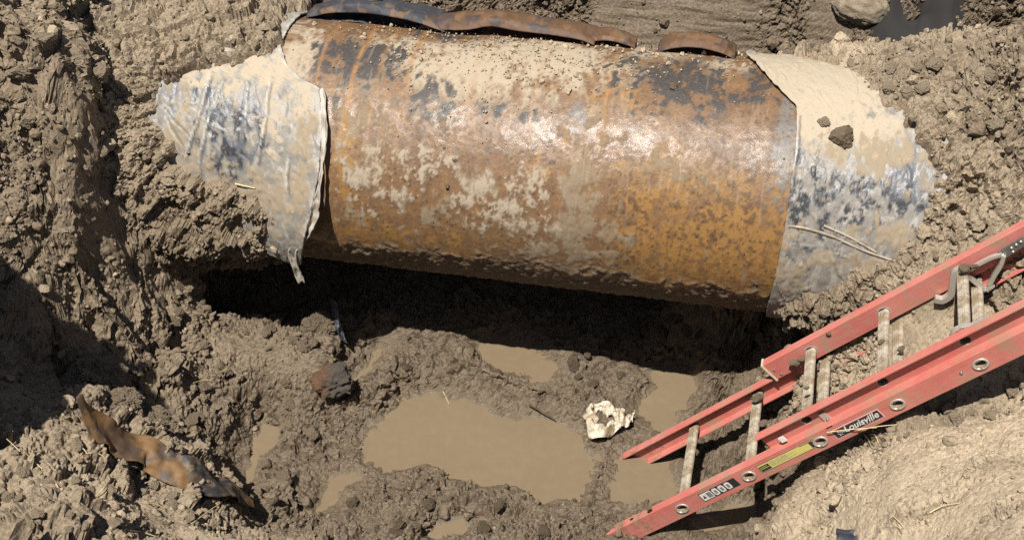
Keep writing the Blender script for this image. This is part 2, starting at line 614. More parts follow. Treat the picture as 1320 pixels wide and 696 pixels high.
pud_sd = np.full(len(X), 1.0)
pud_z = np.zeros(len(X))
PUD_POLY = []
floor_m = (X > -2.4) & (X < 1.2) & (Y > 2.4) & (Y < 5)
fi = np.where(floor_m)[0]
Pf = np.stack([X[fi], Y[fi]], 1)
wob = np.stack([fbm(np.stack([Pf[:, 0] * 7, Pf[:, 1] * 7, Pf[:, 0] * 0], 1), 3, 91),
                fbm(np.stack([Pf[:, 0] * 7, Pf[:, 1] * 7, Pf[:, 0] * 0 + 5], 1), 3, 95)], 1) * 0.035
for nm, pz, pl in PUDDLES:
    poly = np.array([Wz(a, b, pz)[:2] for a, b in pl])
    PUD_POLY.append((nm, pz, poly))
    sd = poly_sd(Pf + wob, poly)
    m = sd < pud_sd[fi]
    pud_z[fi] = np.where(m, pz, pud_z[fi])
    pud_sd[fi] = np.minimum(pud_sd[fi], sd)
near_p = sstep(0.16, 0.0, pud_sd)
shore = pud_z + np.clip(pud_sd, -0.10, 0.2) * np.where(pud_sd > 0, .65, .34) + 0.006
H = np.where(near_p > 0, H * (1 - near_p) + (shore + np.clip(H - shore, 0, .06) * sstep(0.0, 0.13, pud_sd)) * near_p, H)


# ------------------------------------------------------------------ ground: surface character
def field(base, blobs):
    v = np.full(len(X), float(base))
    for px, py, rx, ry, val in blobs:
        c = hit(px, py)
        w = np.exp(-(((X - c[0]) / rx) ** 2 + ((Y - c[1]) / ry) ** 2))
        w = np.clip(w * 1.5, 0, 1)
        v = v * (1 - w) + val * w
    return v


smooth = field(0.0, [(95, 180, .11, .13, .85), (172, 260, .06, .22, .8), (180, 320, .10, .08, .7), (345, 455, .22, .08, .7),
                     (1130, 640, .30, .22, .9), (1240, 560, .25, .12, .7), (1050, 640, .13, .2, .6), (1250, 660, .3, .2, .86),
                     (1200, 425, .18, .12, .88), (1280, 385, .2, .12, .85), (50, 430, .25, .3, .6), (20, 500, .2, .2, .6),
                     (260, 690, .18, .10, .7), (570, 20, .1, .1, .3), (1150, 210, .2, .1, .6), (1060, 110, .2, .10, .6),
                     (1150, 545, .12, .08, .05), (1205, 530, .14, .08, .05), (1270, 520, .14, .06, .2), (1300, 590, .08, .06, .2), (1110, 622, .06, .03, .2), (1185, 662, .08, .035, .25), (1050, 668, .05, .03, .2), (1235, 625, .05, .03, .25), (1290, 660, .06, .04, .3)])
wallm = sstep(5.0, 5.15, Y) * np.maximum(sstep(-.82, -.68, X) * sstep(.02, -.10, X), sstep(.10, .16, X) * sstep(.36, .28, X))
smooth = np.maximum(smooth, wallm * 0.97)
smooth = np.maximum(smooth, sstep(0.02, -0.03, pud_sd) * 0.8)
wet_h = sstep(0.60, 0.08, H) * 0.80
wet_h = np.maximum(wet_h, .40 * sstep(-1.25, -1.6, X) * sstep(1.55, 1.0, H) * sstep(3.0, 3.3, Y))
wet = np.maximum(wet_h, field(0.30, [(60, 560, .5, .35, .25), (150, 650, .5, .3, .18), (120, 60, .5, .4, .22), (250, 60, .3, .25, .05),
                                      (1150, 640, .5, .3, .0), (1280, 560, .4, .35, .0), (1240, 420, .3, .2, .05), (1280, 120, .5, .5, .28),
                                      (1060, 110, .2, .12, .0), (1150, 210, .2, .12, .05), (1195, 535, .20, .10, .5), (1290, 595, .08, .05, .4), (1110, 622, .06, .03, .3), (1185, 662, .08, .03, .3), (1050, 668, .05, .03, .35), (1290, 660, .06, .04, .3), (95, 180, .12, .14, .6),
                                      (172, 260, .07, .22, .6), (300, 300, .22, .2, .35), (200, 400, .3, .2, .42), (110, 330, .3, .2, .42),
                                      (345, 455, .22, .08, .45)]))
wet = np.where((X > 0.35) & (Y < 3.9), np.minimum(wet, sstep(0.40, 0.22, H) * .8 + .5 * field(0, [(1195, 535, .2, .1, 1), (1290, 600, .08, .05, .8), (1110, 622, .06, .03, .7), (1185, 662, .08, .03, .6), (1050, 668, .05, .03, .7), (1290, 660, .06, .04, .6)])), wet)
wet = np.maximum(wet, sstep(4.95, 5.15, Y) * sstep(-1.6, -1.3, X) * sstep(1.2, 1.0, X) * 0.72)
wet = np.maximum(wet, sstep(0.05, 0.0, pud_sd) * 0.9)
pale = field(0.25, [(1150, 640, .5, .35, .95), (1280, 560, .4, .35, .85), (1230, 420, .35, .25, .85), (1150, 530, .18, .10, .3),
                    (1060, 110, .22, .12, 1.0), (1150, 210, .2, .12, .75), (270, 60, .22, .18, .85), (90, 40, .4, .3, .45),
                    (260, 690, .18, .1, .8), (100, 650, .5, .3, .45), (1270, 120, .5, .5, .3), (350, 455, .22, .1, .4)])

# ------------------------------------------------------------------ ground: relief (clods on clods), pushed out along the normal
P0 = np.stack([X, Y, H], 1).reshape(NX, NY, 3)
nrm = np.cross(np.gradient(P0, axis=0), np.gradient(P0, axis=1)).reshape(-1, 3)
nrm /= np.linalg.norm(nrm, axis=1, keepdims=True) + 1e-12
# softer normals so that steep faces do not fold
P = np.stack([X, Y, H], 1).astype(np.float32)
dense = (X > -2.9) & (X < 1.6) & (Y > 1.95) & (Y < 5.8)
di = np.where(dense)[0]
Q = P[di]
warp = np.stack([fbm(Q * 9 + s, 2, 40 + s) for s in (1, 2, 3)], 1) * 0.035
Qw = Q + warp
rough = 1 - smooth[di]
disp = 0.06 * fbm(Q * 2.6, 3, 5) * (0.4 + 0.6 * rough)


def lump(sc, sd, k=1.25):
    f, c, t = worley(Qw * sc + sd, sd)
    # broken faces: every clod is a tilted facet, rounded off towards its joint
    return np.sqrt(np.clip(1 - (f * k) ** 2, 0, 1)) * .62 + t * .75, c


b1, c1 = lump(7.5, 11, 1.1)
fine = 0.55 * sstep(.2, .5, Q[:, 0])                 # the right bank is crumbly rather than lumpy
muddy = sstep(.35, .15, Q[:, 2])
blocky = sstep(-1.2, -1.6, Q[:, 0]) * sstep(.3, .6, Q[:, 2])
disp += rough * (1 - fine) * (1 - .35 * muddy) * (1 + .35 * blocky) * 0.055 * (b1 * (0.15 + 1.1 * c1 * c1) - 0.3)
clump = sstep(-0.3, 0.25, fbm(Q * 3.7, 2, 77))
b2, c2 = lump(17.0, 12)
disp += rough * (0.25 + 0.75 * clump) * (1 - .5 * fine + .25 * blocky) * 0.034 * (b2 * (0.15 + 1.0 * c2) - 0.35)
b3, c3 = lump(39.0, 13)
disp += rough * (0.35 + 0.65 * clump) * (1 + .6 * fine + .9 * muddy) * 0.017 * (b3 * (0.1 + c3) - 0.35)
b4, c4 = lump(88.0, 14)
disp += (0.05 + 0.95 * rough) * (1 + .6 * fine + .8 * muddy) * 0.0075 * (b4 * (0.1 + c4) - 0.35)
disp += (0.12 + 0.88 * rough) * 0.012 * fbm(Q * 24, 3, 21, 0.6)
crack = np.abs(fbm(Q * 6.5, 3, 33))
disp -= rough * 0.022 * sstep(0.06, 0.0, crack)
# long tool marks on the scraped far face
wm = wallm[di]
disp += wm * 0.006 * fbm(np.stack([Q[:, 0] * 3, Q[:, 1] * 3 + Q[:, 2] * 34, Q[:, 2] * 26 + Q[:, 0] * 9 * np.sin(Q[:, 2] * 6)], 1), 3, 61)
slop = sstep(-.15, .0, Q[:, 0] + .12) * sstep(4.6, 4.3, Q[:, 1])      # half-drowned mud round the ladder's foot
big = (np.abs(Q[:, 0] + .95) < .42) & (Q[:, 1] < 4.0)
disp *= 1 - np.where(big, .93, .66) * sstep(0.035, -0.055, pud_sd[di])
near_shore = sstep(0.12, 0.03, pud_sd[di])
disp = np.where(disp < 0, disp * (1 - 0.65 * near_shore), disp)
P[di] += (nrm[di] * disp[:, None]).astype(np.float32)
ground_me = mesh_np('ground', P, quads=grid_quads(NX, NY), smooth=False, attrs={'wet': wet, 'pale': pale, 'smooth': smooth, 'silt': sstep(0.05, -0.01, pud_sd)})
ground = obj('ground', ground_me, SOIL)
tag(ground, kind='structure')


# ------------------------------------------------------------------ puddle water
def water_material():
    t = NT('muddy_water')
    n = t.noise(3.0, 3, 0.5)
    n2 = t.noise(26, 4, 0.6)
    c = t.mix(n, (0.178, 0.133, 0.083), (0.212, 0.162, 0.104))
    c = t.mix(t.ramp(n2, 0.45, 0.7, 0, 0.25), c, (0.25, 0.195, 0.128))
    b = t.bump(t.noise(4, 1, 0.4), 0.05, 0.01)
    return t.set(Base_Color=c, Roughness=0.06, IOR=1.33, Normal=b)


WATER = water_material()
for nm, pz, poly in PUD_POLY:
    c = poly.mean(0)
    big = c + (poly - c) * 1.0
    # grow the sheet a little so that the mud, not the sheet, draws the shore
    n = len(big)
    e = np.roll(big, -1, 0) - np.roll(big, 1, 0)
    nr = np.stack([e[:, 1], -e[:, 0]], 1)
    nr /= np.linalg.norm(nr, axis=1, keepdims=True)
    area = 0.5 * np.sum(big[:, 0] * np.roll(big[:, 1], -1) - np.roll(big[:, 0], -1) * big[:, 1])
    big = big + nr * (0.06 if area > 0 else -0.06)
    bm = bmesh.new()
    vs = [bm.verts.new((p[0], p[1], pz)) for p in big]
    f = bm.faces.new(vs)
    bmesh.ops.triangulate(bm, faces=[f])
    bm.normal_update()
    for f in bm.faces:
        if f.normal.z < 0:
            f.normal_flip()
    o = obj('puddle', bm_mesh('puddle', bm), WATER)
    tag(o, kind='structure')
# ------------------------------------------------------------------ soil clods
def ico(sub):
    bm = bmesh.new()
    bmesh.ops.create_icosphere(bm, subdivisions=sub, radius=1.0)
    v = np.array([q.co for q in bm.verts], np.float32)
    f = np.array([[q.index for q in fc.verts] for fc in bm.faces], np.int32)
    bm.free()
    return v, f


def clod_shape(sub, seed, cuts=9, knob=1.0):
    v, f = ico(sub)
    r = np.random.default_rng(seed)
    v = v * (1 + 0.30 * knob * fbm(v * 1.3 + seed, 3, seed)[:, None])
    for _ in range(cuts):
        n = r.normal(size=3)
        n /= np.linalg.norm(n)
        c = r.uniform(0.55, 0.85)
        v = v - n * np.maximum(0, v @ n - c)[:, None]
    v = v * (1 + 0.16 * knob * fbm(v * 4.1 + seed, 3, seed + 9)[:, None])
    v = v * r.uniform(0.72, 1.15, 3)
    return v.astype(np.float32), f


CL_S = [clod_shape(2, 100 + k, 7) for k in range(10)]
CL_L = [clod_shape(4, 200 + k, 9) for k in range(8)]
rng = np.random.default_rng(3)


def rot_mats(n):
    q = rng.normal(size=(n, 4))
    q /= np.linalg.norm(q, axis=1, keepdims=True)
    w, x, y, z = q.T
    return np.stack([np.stack([1 - 2 * (y * y + z * z), 2 * (x * y - z * w), 2 * (x * z + y * w)], -1),
                     np.stack([2 * (x * y + z * w), 1 - 2 * (x * x + z * z), 2 * (y * z - x * w)], -1),
                     np.stack([2 * (x * z - y * w), 2 * (y * z + x * w), 1 - 2 * (x * x + y * y)], -1)], 1)


def scatter(sites, radii, shapes, wetv, palev, name):
    n = len(sites)
    R = rot_mats(n)
    which = rng.integers(0, len(shapes), n)
    V, F, A, B, off = [], [], [], [], 0
    for k, (v, f) in enumerate(shapes):
        m = np.where(which == k)[0]
        if not len(m):
            continue
        vv = np.einsum('nij,vj->nvi', R[m], v) * radii[m][:, None, None] + sites[m][:, None, :]
        V.append(vv.reshape(-1, 3))
        F.append((f[None] + (np.arange(len(m)) * len(v))[:, None, None]).reshape(-1, 3) + off)
        A.append(np.repeat(wetv[m], len(v)))
        B.append(np.repeat(palev[m], len(v)))
        off += len(m) * len(v)
    A = np.concatenate(A)
    return mesh_np(name, np.concatenate(V), tris=np.concatenate(F), smooth=False,
                   attrs={'wet': A, 'pale': np.concatenate(B), 'smooth': np.zeros(len(A))})


inner = np.where((X > -2.7) & (X < 1.3) & (Y > 2.1) & (Y < 5.45) & (pud_sd > 0.004))[0]
under_pipe = (np.abs(Y[inner] - PIPE_C[1]) < 0.55) & (X[inner] > xL_b - .02) & (X[inner] < xR_b)
dens = (1 - 0.93 * smooth[inner]) * np.where(under_pipe, 0.05, 1) * np.clip(0.3 + 1.6 * sstep(-.25, .4, fbm(P[inner] * 3.1, 2, 55)), 0, 2)
dens *= np.where(H[inner] < 0.2, 0.95, 1.0) / np.clip(nrm[inner, 2], .25, 1)
dens *= np.where((X[inner] < -1.5) & (Y[inner] > 3.0), .8, 1.0)
dens /= dens.sum()
CL_T = [clod_shape(1, 400 + k, 3) for k in range(10)]


def crumb_layer(num, r0, rmin, rmax, shapes, sd):
    pick = rng.choice(inner, num, replace=True, p=dens)
    rad = np.clip(r0 * (1 - rng.random(num)) ** (-1 / 2.3), rmin, rmax)
    sites = P[pick] + nrm[pick] * (rad * 0.3)[:, None] + np.c_[rng.normal(0, .003, (num, 2)), np.zeros(num)]
    wj = np.clip(wet[pick] + rng.normal(0, .22, num), 0, 1)
    pj = np.clip(pale[pick] + rng.normal(0, .28, num), 0, 1)
    return sites.astype(np.float32), rad, shapes, wj, pj


s1 = scatter(*crumb_layer(6500, .0062, .005, .030, CL_S, 1), 'soil_crumbs')
s2 = scatter(*crumb_layer(30000, .0030, .0026, .0075, CL_T, 2), 'soil_grit')
grit = obj('soil_grit', s2, SOIL)
tag(grit, 'fine grit and crumbs of soil scattered over the whole pit', 'soil grit', kind='stuff')
crumbs = obj('soil_crumbs', s1, SOIL)
tag(crumbs, 'loose crumbs of soil strewn over the banks and floor of the pit', 'soil crumbs', kind='stuff')

# bigger lumps one can point at: each its own thing
CLOD_ME = [mesh_np('soil_clod', v, tris=f, smooth=False) for v, f in CL_L]


def clod_mesh(k, w, p):
    v, f = CL_L[k % len(CL_L)]
    n = len(v)
    return mesh_np('soil_clod', v, tris=f, smooth=False,
                   attrs={'wet': np.full(n, w), 'pale': np.full(n, p), 'smooth': np.zeros(n)})


CLOD_LIB = {(k, q): clod_mesh(k, w, p) for k in range(8) for q, (w, p) in enumerate(((.12, .45), (.45, .25), (.9, .0)))}


def clod(pos, r, tone, label, group=None, sink=0.3, cat='soil clod', k=None, name='soil_clod', squash=None):
    k = random.randrange(8) if k is None else k
    o = obj(name, CLOD_LIB[(k, tone)], SOIL)
    sx = squash or (random.uniform(.9, 1.2), random.uniform(.9, 1.15), random.uniform(.75, 1.0))
    o.scale = (r * sx[0], r * sx[1], r * sx[2])
    o.rotation_euler = (random.uniform(-.6, .6), random.uniform(-.6, .6), random.uniform(0, 6.28))
    o.location = (pos[0], pos[1], pos[2] + r * (1 - sink) * sx[2] * .6)
    return tag(o, label, cat, group)


PIN = P[inner]


def surf(px, py):
    """final ground surface (with its relief) along a sight line"""
    d = ray(px, py)
    h_ = hit(px, py)
    q = PIN[(np.abs(PIN[:, 0] - h_[0]) < .12) & (np.abs(PIN[:, 1] - h_[1]) < .12)]
    e = q - EYE
    t = e @ d
    off = np.sqrt(((e - t[:, None] * d) ** 2).sum(1))
    q = q[off < max(.006, off.min() * 1.01)]
    return q[np.argmin((q - EYE) @ d)].astype(float)


for x0, x1, y0, y1, num, tone, rr, lab, grp in (
        (1120, 1315, 60, 280, 34, 0, (.016, .042), 'lump of crumbly tan soil on the bank right of the pipe', 'lumps on the right bank'),
        (10, 190, 10, 330, 26, 0, (.02, .05), 'lump of dry soil on the bank at far left', 'lumps on the far left bank'),
        (180, 400, 260, 420, 22, 1, (.018, .045), 'brown lump on the slope below the left pipe wrap', 'lumps below the left wrap'),
        (5, 230, 575, 690, 40, 0, (.010, .026), 'small soil lump on the straw-strewn mound at lower left', 'lumps on the lower left mound'),
        (1140, 1310, 480, 570, 30, 0, (.010, .026), 'small tan lump beside the ladder on the sandy bank', 'lumps on the sandy bank'),
        (240, 430, 400, 640, 26, 1, (.016, .04), 'brown muddy lump left of the puddles', 'muddy lumps left of the puddles'),
        (430, 880, 425, 500, 24, 2, (.014, .034), 'wet dark lump between pipe shadow and the large puddle', 'wet lumps behind the large puddle'),
        (420, 780, 630, 690, 22, 2, (.014, .036), 'wet dark lump in front of the large puddle', 'wet lumps in front of the large puddle')):
    for k in range(num):
        px, py = random.uniform(x0, x1), random.uniform(y0, y1)
        q = surf(px, py)
        i = np.argmin((X[inner] - q[0]) ** 2 + (Y[inner] - q[1]) ** 2)
        if smooth[inner[i]] > .5 or pud_sd[inner[i]] < .02 or q[2] < .03:
            continue
        clod(q, random.uniform(*rr) * random.uniform(.7, 1.1), tone, lab, grp, .5)

def big_clod(px, py, r, seed, w, p, label):
    v, f = ico(6)
    v = v * (1 + .22 * fbm(v * 1.4 + seed, 3, seed)[:, None])
    u = v + np.stack([fbm(v * 2 + k, 2, seed + k) for k in (1, 2, 3)], 1) * .2
    d = 0
    for sc, am in ((2.2, .22), (5, .14), (11, .06)):
        f1, c, tl = worley(u * sc + seed, seed + int(sc))
        d = d + am * (np.sqrt(np.clip(1 - (f1 * 1.2) ** 2, 0, 1)) * .62 * (.2 + c) + tl * .75)
    v = v * (.85 + d)[:, None]
    n = len(v)
    o = obj('soil_clod', mesh_np('soil_clod', v, tris=f, smooth=False, attrs={'wet': np.full(n, w), 'pale': np.full(n, p), 'smooth': np.zeros(n), 'silt': np.zeros(n)}), SOIL)
    q = hit(px, py)
    o.location = (q[0], q[1], q[2] + r * .25)
    o.scale = (r * 1.15, r, r * .85)
    return tag(o, label, 'soil clod')


big_clod(125, 498, .105, 511, .3, .3, 'large crumbly lump crowning the lower left mound, above the torn strip')
big_clod(200, 548, .055, 523, .35, .3, 'rounded lump just behind the middle of the torn strip')
big_clod(412, 424, .06, 534, .5, .1, 'big brown lump at the mouth of the dark hollow under the left wrap')
big_clod(160, 520, .05, 541, .3, .3, 'lump right of the large crumbly lump on the lower left mound')

# ------------------------------------------------------------------ pipe: rusty bare shell
def nmask(blob, noise, w=0.18, amt=0.55):
    return sstep(0.5 - w, 0.5 + w, blob + noise * amt) * sstep(.04, .22, blob)


class Paint:
    """pigment on a pipe-shaped surface, laid out in metres along and around the pipe"""
    def __init__(s, x, phi, r):
        s.x, s.s = x, phi * r
        s.p = np.stack([x * 1.1, np.cos(phi) * r * .85, np.sin(phi) * r * .85], 1).astype(np.float32)
        s.c = np.zeros((len(x), 3), np.float32)
        s.mud = np.zeros(len(x), np.float32)
        s.n = {}

    def noise(s, sc, sd, o=4):
        k = (sc, sd)
        if k not in s.n:
            s.n[k] = fbm(s.p * sc, o, sd, 0.58)
        return s.n[k]

    def blob(s, lst):
        v = np.zeros(len(s.x), np.float32)
        for px, py, rx, ry, a in lst:
            x, ph = pipe_hit(px, py)
            _, p1 = pipe_hit(px, py - ry * .6)
            _, p2 = pipe_hit(px, py + ry * .6)
            rs = max(abs(p1 - p2) / 1.2 * PIPE_R, ry / 350)
            d = ((s.x - x) / (rx / 345)) ** 2 + ((s.s - ph * PIPE_R) / rs) ** 2
            v = np.maximum(v, a * np.exp(-d * 0.7))
        return v

    def lay(s, col, m, mud=None):
        s.c = s.c * (1 - m[:, None]) + np.array(col, np.float32) * m[:, None]
        if mud is not None:
            s.mud = s.mud * (1 - m) + mud * m


def shell_axis():
    a = np.arange(-0.80, 1.32, 0.005)
    return np.concatenate([[-2.6, -2.0, -1.4, -1.0], a, [1.5, 1.9, 2.4]])


xs = shell_axis()
phs = np.concatenate([np.arange(RAD(-75), RAD(145), 0.005 / PIPE_R), np.arange(RAD(145), RAD(285), 0.05)])
xg, pg = np.meshgrid(xs, phs, indexing='ij')
xg, pg = xg.ravel(), pg.ravel()
pt = Paint(xg, pg, PIPE_R)
nA, nB, nC, nD = pt.noise(5, 1), pt.noise(13, 2), pt.noise(34, 3), pt.noise(80, 4, 3)
xe_seam, _ = pipe_hit(783, 200)
xe_seam2, _ = pipe_hit(800, 340)
pt.lay((.185, .108, .056), np.ones(len(xg)), 0.1)
pt.lay((.135, .078, .042), sstep(-.1, .45, nB + .3 * nA), 0.1)
pt.lay((.25, .142, .06), sstep(0.05, .5, nC - .3 * nB), 0.05)
# strong orange right of the old seam
seam_x = xe_seam + (xe_seam2 - xe_seam) * np.clip((pg - RAD(50)) / RAD(-60), -.6, 1.4) + .012 * nB
right = sstep(-.006, .012, xg - seam_x) * sstep(RAD(62), RAD(35), pg + .25 * nA)
pt.lay((.265, .148, .05), right * sstep(-.5, .2, nB + .2), 0.05)
pt.lay((.30, .16, .05), nmask(pt.blob([(900, 310, 110, 60, .9), (840, 300, 60, 70, .8), (970, 340, 40, 50, .9), (880, 365, 110, 18, .8), (445, 215, 18, 60, .8),
                                       (470, 300, 60, 20, .7), (720, 200, 60, 30, .5), (800, 120, 50, 25, .6), (870, 110, 60, 25, .5), (560, 310, 70, 22, .6)]), nB, .2, .6), 0.05)
pt.lay((.115, .066, .034), nmask(pt.blob([(800, 260, 30, 90, .5), (960, 190, 60, 50, .5), (1000, 220, 40, 60, .55), (690, 190, 60, 40, .4), (560, 200, 90, 30, .35),
                                          (800, 330, 20, 40, .5), (940, 270, 60, 50, .45)]), nB * .3 + nC * .7 + nD * .4, .2, .9), 0.1)
pt.lay((.15, .082, .042), .6 * sstep(.02, .3, nC + .6 * nD) * np.clip(right + .35, 0, 1), .1)
# dark old primer
pt.lay((.045, .043, .042), nmask(pt.blob([(465, 78, 48, 26, .85), (490, 90, 40, 30, .75), (865, 98, 75, 34, .75), (810, 75, 60, 14, .5), (560, 130, 70, 26, .55),
                                          (950, 110, 40, 30, .5), (430, 130, 20, 24, .5), (640, 140, 60, 20, .35), (590, 48, 60, 10, .6), (420, 60, 40, 16, .5)]),
                                 nB * .7 + nC * .6, .14, .8), 0.2)
pt.lay((.16, .14, .12), nmask(pt.blob([(1014, 170, 11, 70, .95), (1005, 200, 10, 60, .6), (745, 150, 16, 22, .7)]), nC, .2, .5), 0.1)
# dried mud: dust on the crown, smears on the face
pt.lay((.40, .325, .23), nmask(pt.blob([(590, 85, 120, 38, .95), (690, 72, 110, 28, .95), (760, 85, 90, 22, .7), (520, 60, 60, 16, .7), (640, 120, 100, 26, .62),
                                        (380, 80, 26, 60, .9), (845, 70, 60, 10, .6), (735, 105, 26, 16, .8), (930, 85, 40, 12, .6)]), nA * .2 + nB * .6 + nC * .4, .28, .75), 0.8)
pt.lay((.235, .175, .112), nmask(pt.blob([(480, 215, 44, 46, .6), (515, 240, 26, 44, .46), (440, 270, 40, 24, .46), (640, 250, 55, 44, .56), (655, 290, 60, 30, .56),
                                         (560, 270, 50, 40, .45), (750, 250, 24, 60, .62), (748, 305, 44, 44, .7), (690, 320, 60, 22, .5), (600, 190, 40, 20, .3),
                                         (770, 215, 10, 60, .6), (540, 160, 120, 20, .25), (760, 180, 60, 30, .25), (880, 215, 40, 20, .4), (920, 240, 24, 20, .3),
                                         (480, 150, 60, 22, .45)]), nA * .25 + nB * .75 + nC * .4, .20, .85), 1.0)
pt.lay((.37, .305, .22), nmask(pt.blob([(650, 262, 50, 36, .55), (490, 225, 46, 46, .5), (690, 270, 26, 40, .5), (600, 255, 20, 20, .5), (560, 205, 30, 20, .38),
                                       (660, 235, 24, 16, .6)]), nB * .5 + nC * .5 + nD * .4, .14, .95), 1.0)
pt.lay((.055, .05, .047), nmask(pt.blob([(468, 78, 46, 24, .9), (500, 95, 34, 26, .7), (430, 70, 26, 20, .55), (545, 125, 40, 22, .5), (862, 98, 70, 30, .68), (900, 120, 40, 24, .55),
                                          (590, 46, 50, 8, .6), (640, 140, 50, 18, .4), (985, 110, 20, 30, .5)]), nB * .7 + nC * .6, .16, .85), 0.25)
# runs of fresh rust down the face
for px, wd, a in ((452, 3.2, .9), (403, 2.5, .6), (483, 2.2, .5), (520, 4, .6), (607, 4, .35), (783, 3, .4), (690, 3, .3)):
    x, _ = pipe_hit(px, 120)
    m = a * np.exp(-((xg - x + .006 * nA) / (wd / 345)) ** 2) * sstep(RAD(20), RAD(60), pg) * sstep(-.35, .25, nB + .2)
    pt.lay((.34, .175, .06), m)
# scrapes and drips running round the pipe, pits in the scale
drip = fbm(np.stack([xg * 60, pg * 2.2, pg * 0], 1), 3, 81)
pt.lay((.40, .33, .24), .22 * sstep(.32, .55, drip) * sstep(-.3, .3, nA), .6)
pt.lay((.09, .055, .035), .3 * sstep(.30, .5, -drip) * sstep(-.2, .4, nB), .1)
pit, pc, _t = worley(pt.p * 55, 83)
pt.lay((.05, .034, .026), .75 * sstep(.34, .2, pit) * (pc > .45) * sstep(.15, -.35, nA - .3), .1)
# underside: its own shade painted in as dark brown, with mud and scale
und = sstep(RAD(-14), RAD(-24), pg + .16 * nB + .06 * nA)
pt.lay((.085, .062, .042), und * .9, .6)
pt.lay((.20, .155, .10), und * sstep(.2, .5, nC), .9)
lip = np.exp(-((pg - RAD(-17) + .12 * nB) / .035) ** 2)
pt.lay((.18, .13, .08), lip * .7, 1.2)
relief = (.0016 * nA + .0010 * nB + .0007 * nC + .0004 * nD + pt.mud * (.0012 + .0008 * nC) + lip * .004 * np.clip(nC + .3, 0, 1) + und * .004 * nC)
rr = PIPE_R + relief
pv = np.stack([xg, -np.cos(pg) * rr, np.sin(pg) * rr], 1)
pipe = empty('steel_pipe', PIPE_C, 'large rusty steel pipe crossing the muddy pit, its torn wrapping peeled from the middle', 'pipe')
pipe.matrix_world = PIPE_M


def rust_material():
    t = NT('rusted_steel')
    c = t.attr('col', True)
    mud = t.attr('mud')
    n = t.noise(150, 4, 0.65)
    n2 = t.noise(60, 5, 0.7)
    n3 = t.noise(330, 2, 0.6)

    c = t.mix(t.ramp(n2, 0.54, 0.70, 0, 0.5), c, t.mix(t.math('MULTIPLY', mud, 0.75), (0.085, 0.042, 0.024), (0.26, 0.19, 0.12)))
    c = t.mix(t.ramp(n, 0.40, 0.30, 0, 0.5), c, (0.045, 0.030, 0.024))
    c = t.mix(t.ramp(n, 0.56, 0.76, 0, 0.3), c, t.mix(mud, (0.55, 0.30, 0.085), (0.56, 0.46, 0.32)))
    rough = t.ramp(t.math('ADD', mud, t.math('MULTIPLY', t.math('SUBTRACT', n2, 0.5), 0.9)), 0.0, 0.75, 0.44, 0.88)
    h = t.math('ADD', t.math('MULTIPLY', n, 0.6), t.math('MULTIPLY', n2, 0.7))
    h = t.math('ADD', h, t.math('MULTIPLY', n3, 0.4))
    b = t.bump(h, 0.42, 0.0028)
    patch = t.ramp(t.noise(7, 3, .6), .38, .62)
    coat = t.math('MULTIPLY', patch, t.ramp(t.math('ADD', mud, t.math('MULTIPLY', t.math('SUBTRACT', n2, 0.5), 1.4)), 0.05, 0.5, 0.42, 0.0))
    return t.set(Base_Color=c, Roughness=rough, Normal=b, Specular_IOR_Level=0.5, Coat_Weight=coat, Coat_Roughness=0.19, Coat_Normal=b)


RUST = rust_material()
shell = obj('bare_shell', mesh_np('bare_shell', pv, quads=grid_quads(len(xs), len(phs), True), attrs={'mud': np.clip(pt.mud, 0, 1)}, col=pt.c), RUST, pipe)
shell['label'] = 'exposed rust orange steel streaked with dried mud'


# ------------------------------------------------------------------ pipe wrap sleeves
def wrap_material(name='wrap_film', gloss=0.38, mott=(0.42, 0.40, 0.36), amt=.45):
    t = NT(name)
    c = t.attr('col', True)
    mud = t.attr('mud')
    n = t.noise(120, 4, 0.65)
    n2 = t.noise(38, 5, 0.7)
    c = t.mix(t.ramp(n2, 0.55, 0.66, 0, amt), c, t.mix(mud, mott, tuple(k * .75 + j for k, j in zip(mott, (.145, .06, -.04)))))
    c = t.mix(t.ramp(n, 0.42, 0.30, 0, 0.45), c, t.mix(mud, (0.055, 0.06, 0.07), (0.2, 0.15, 0.09)))
    rough = t.ramp(t.math('ADD', mud, t.math('MULTIPLY', t.math('SUBTRACT', n2, 0.5), 0.6)), 0.1, 0.8, gloss, 0.9)
    h = t.math('ADD', t.math('MULTIPLY', n, 0.5), t.math('MULTIPLY', n2, 0.8))
    return t.set(Base_Color=c, Roughness=rough, Normal=t.bump(h, 0.4, 0.004), Specular_IOR_Level=0.5)


WRAP = wrap_material()
STAINED = wrap_material('stained_film', .58, (.17, .095, .05), .4)
GREY, PALEG, BLUE, BLACK, TAN, LTAN = (.235, .215, .185), (.36, .335, .29), (.125, .13, .142), (.045, .047, .052), (.30, .24, .165), (.43, .36, .262)


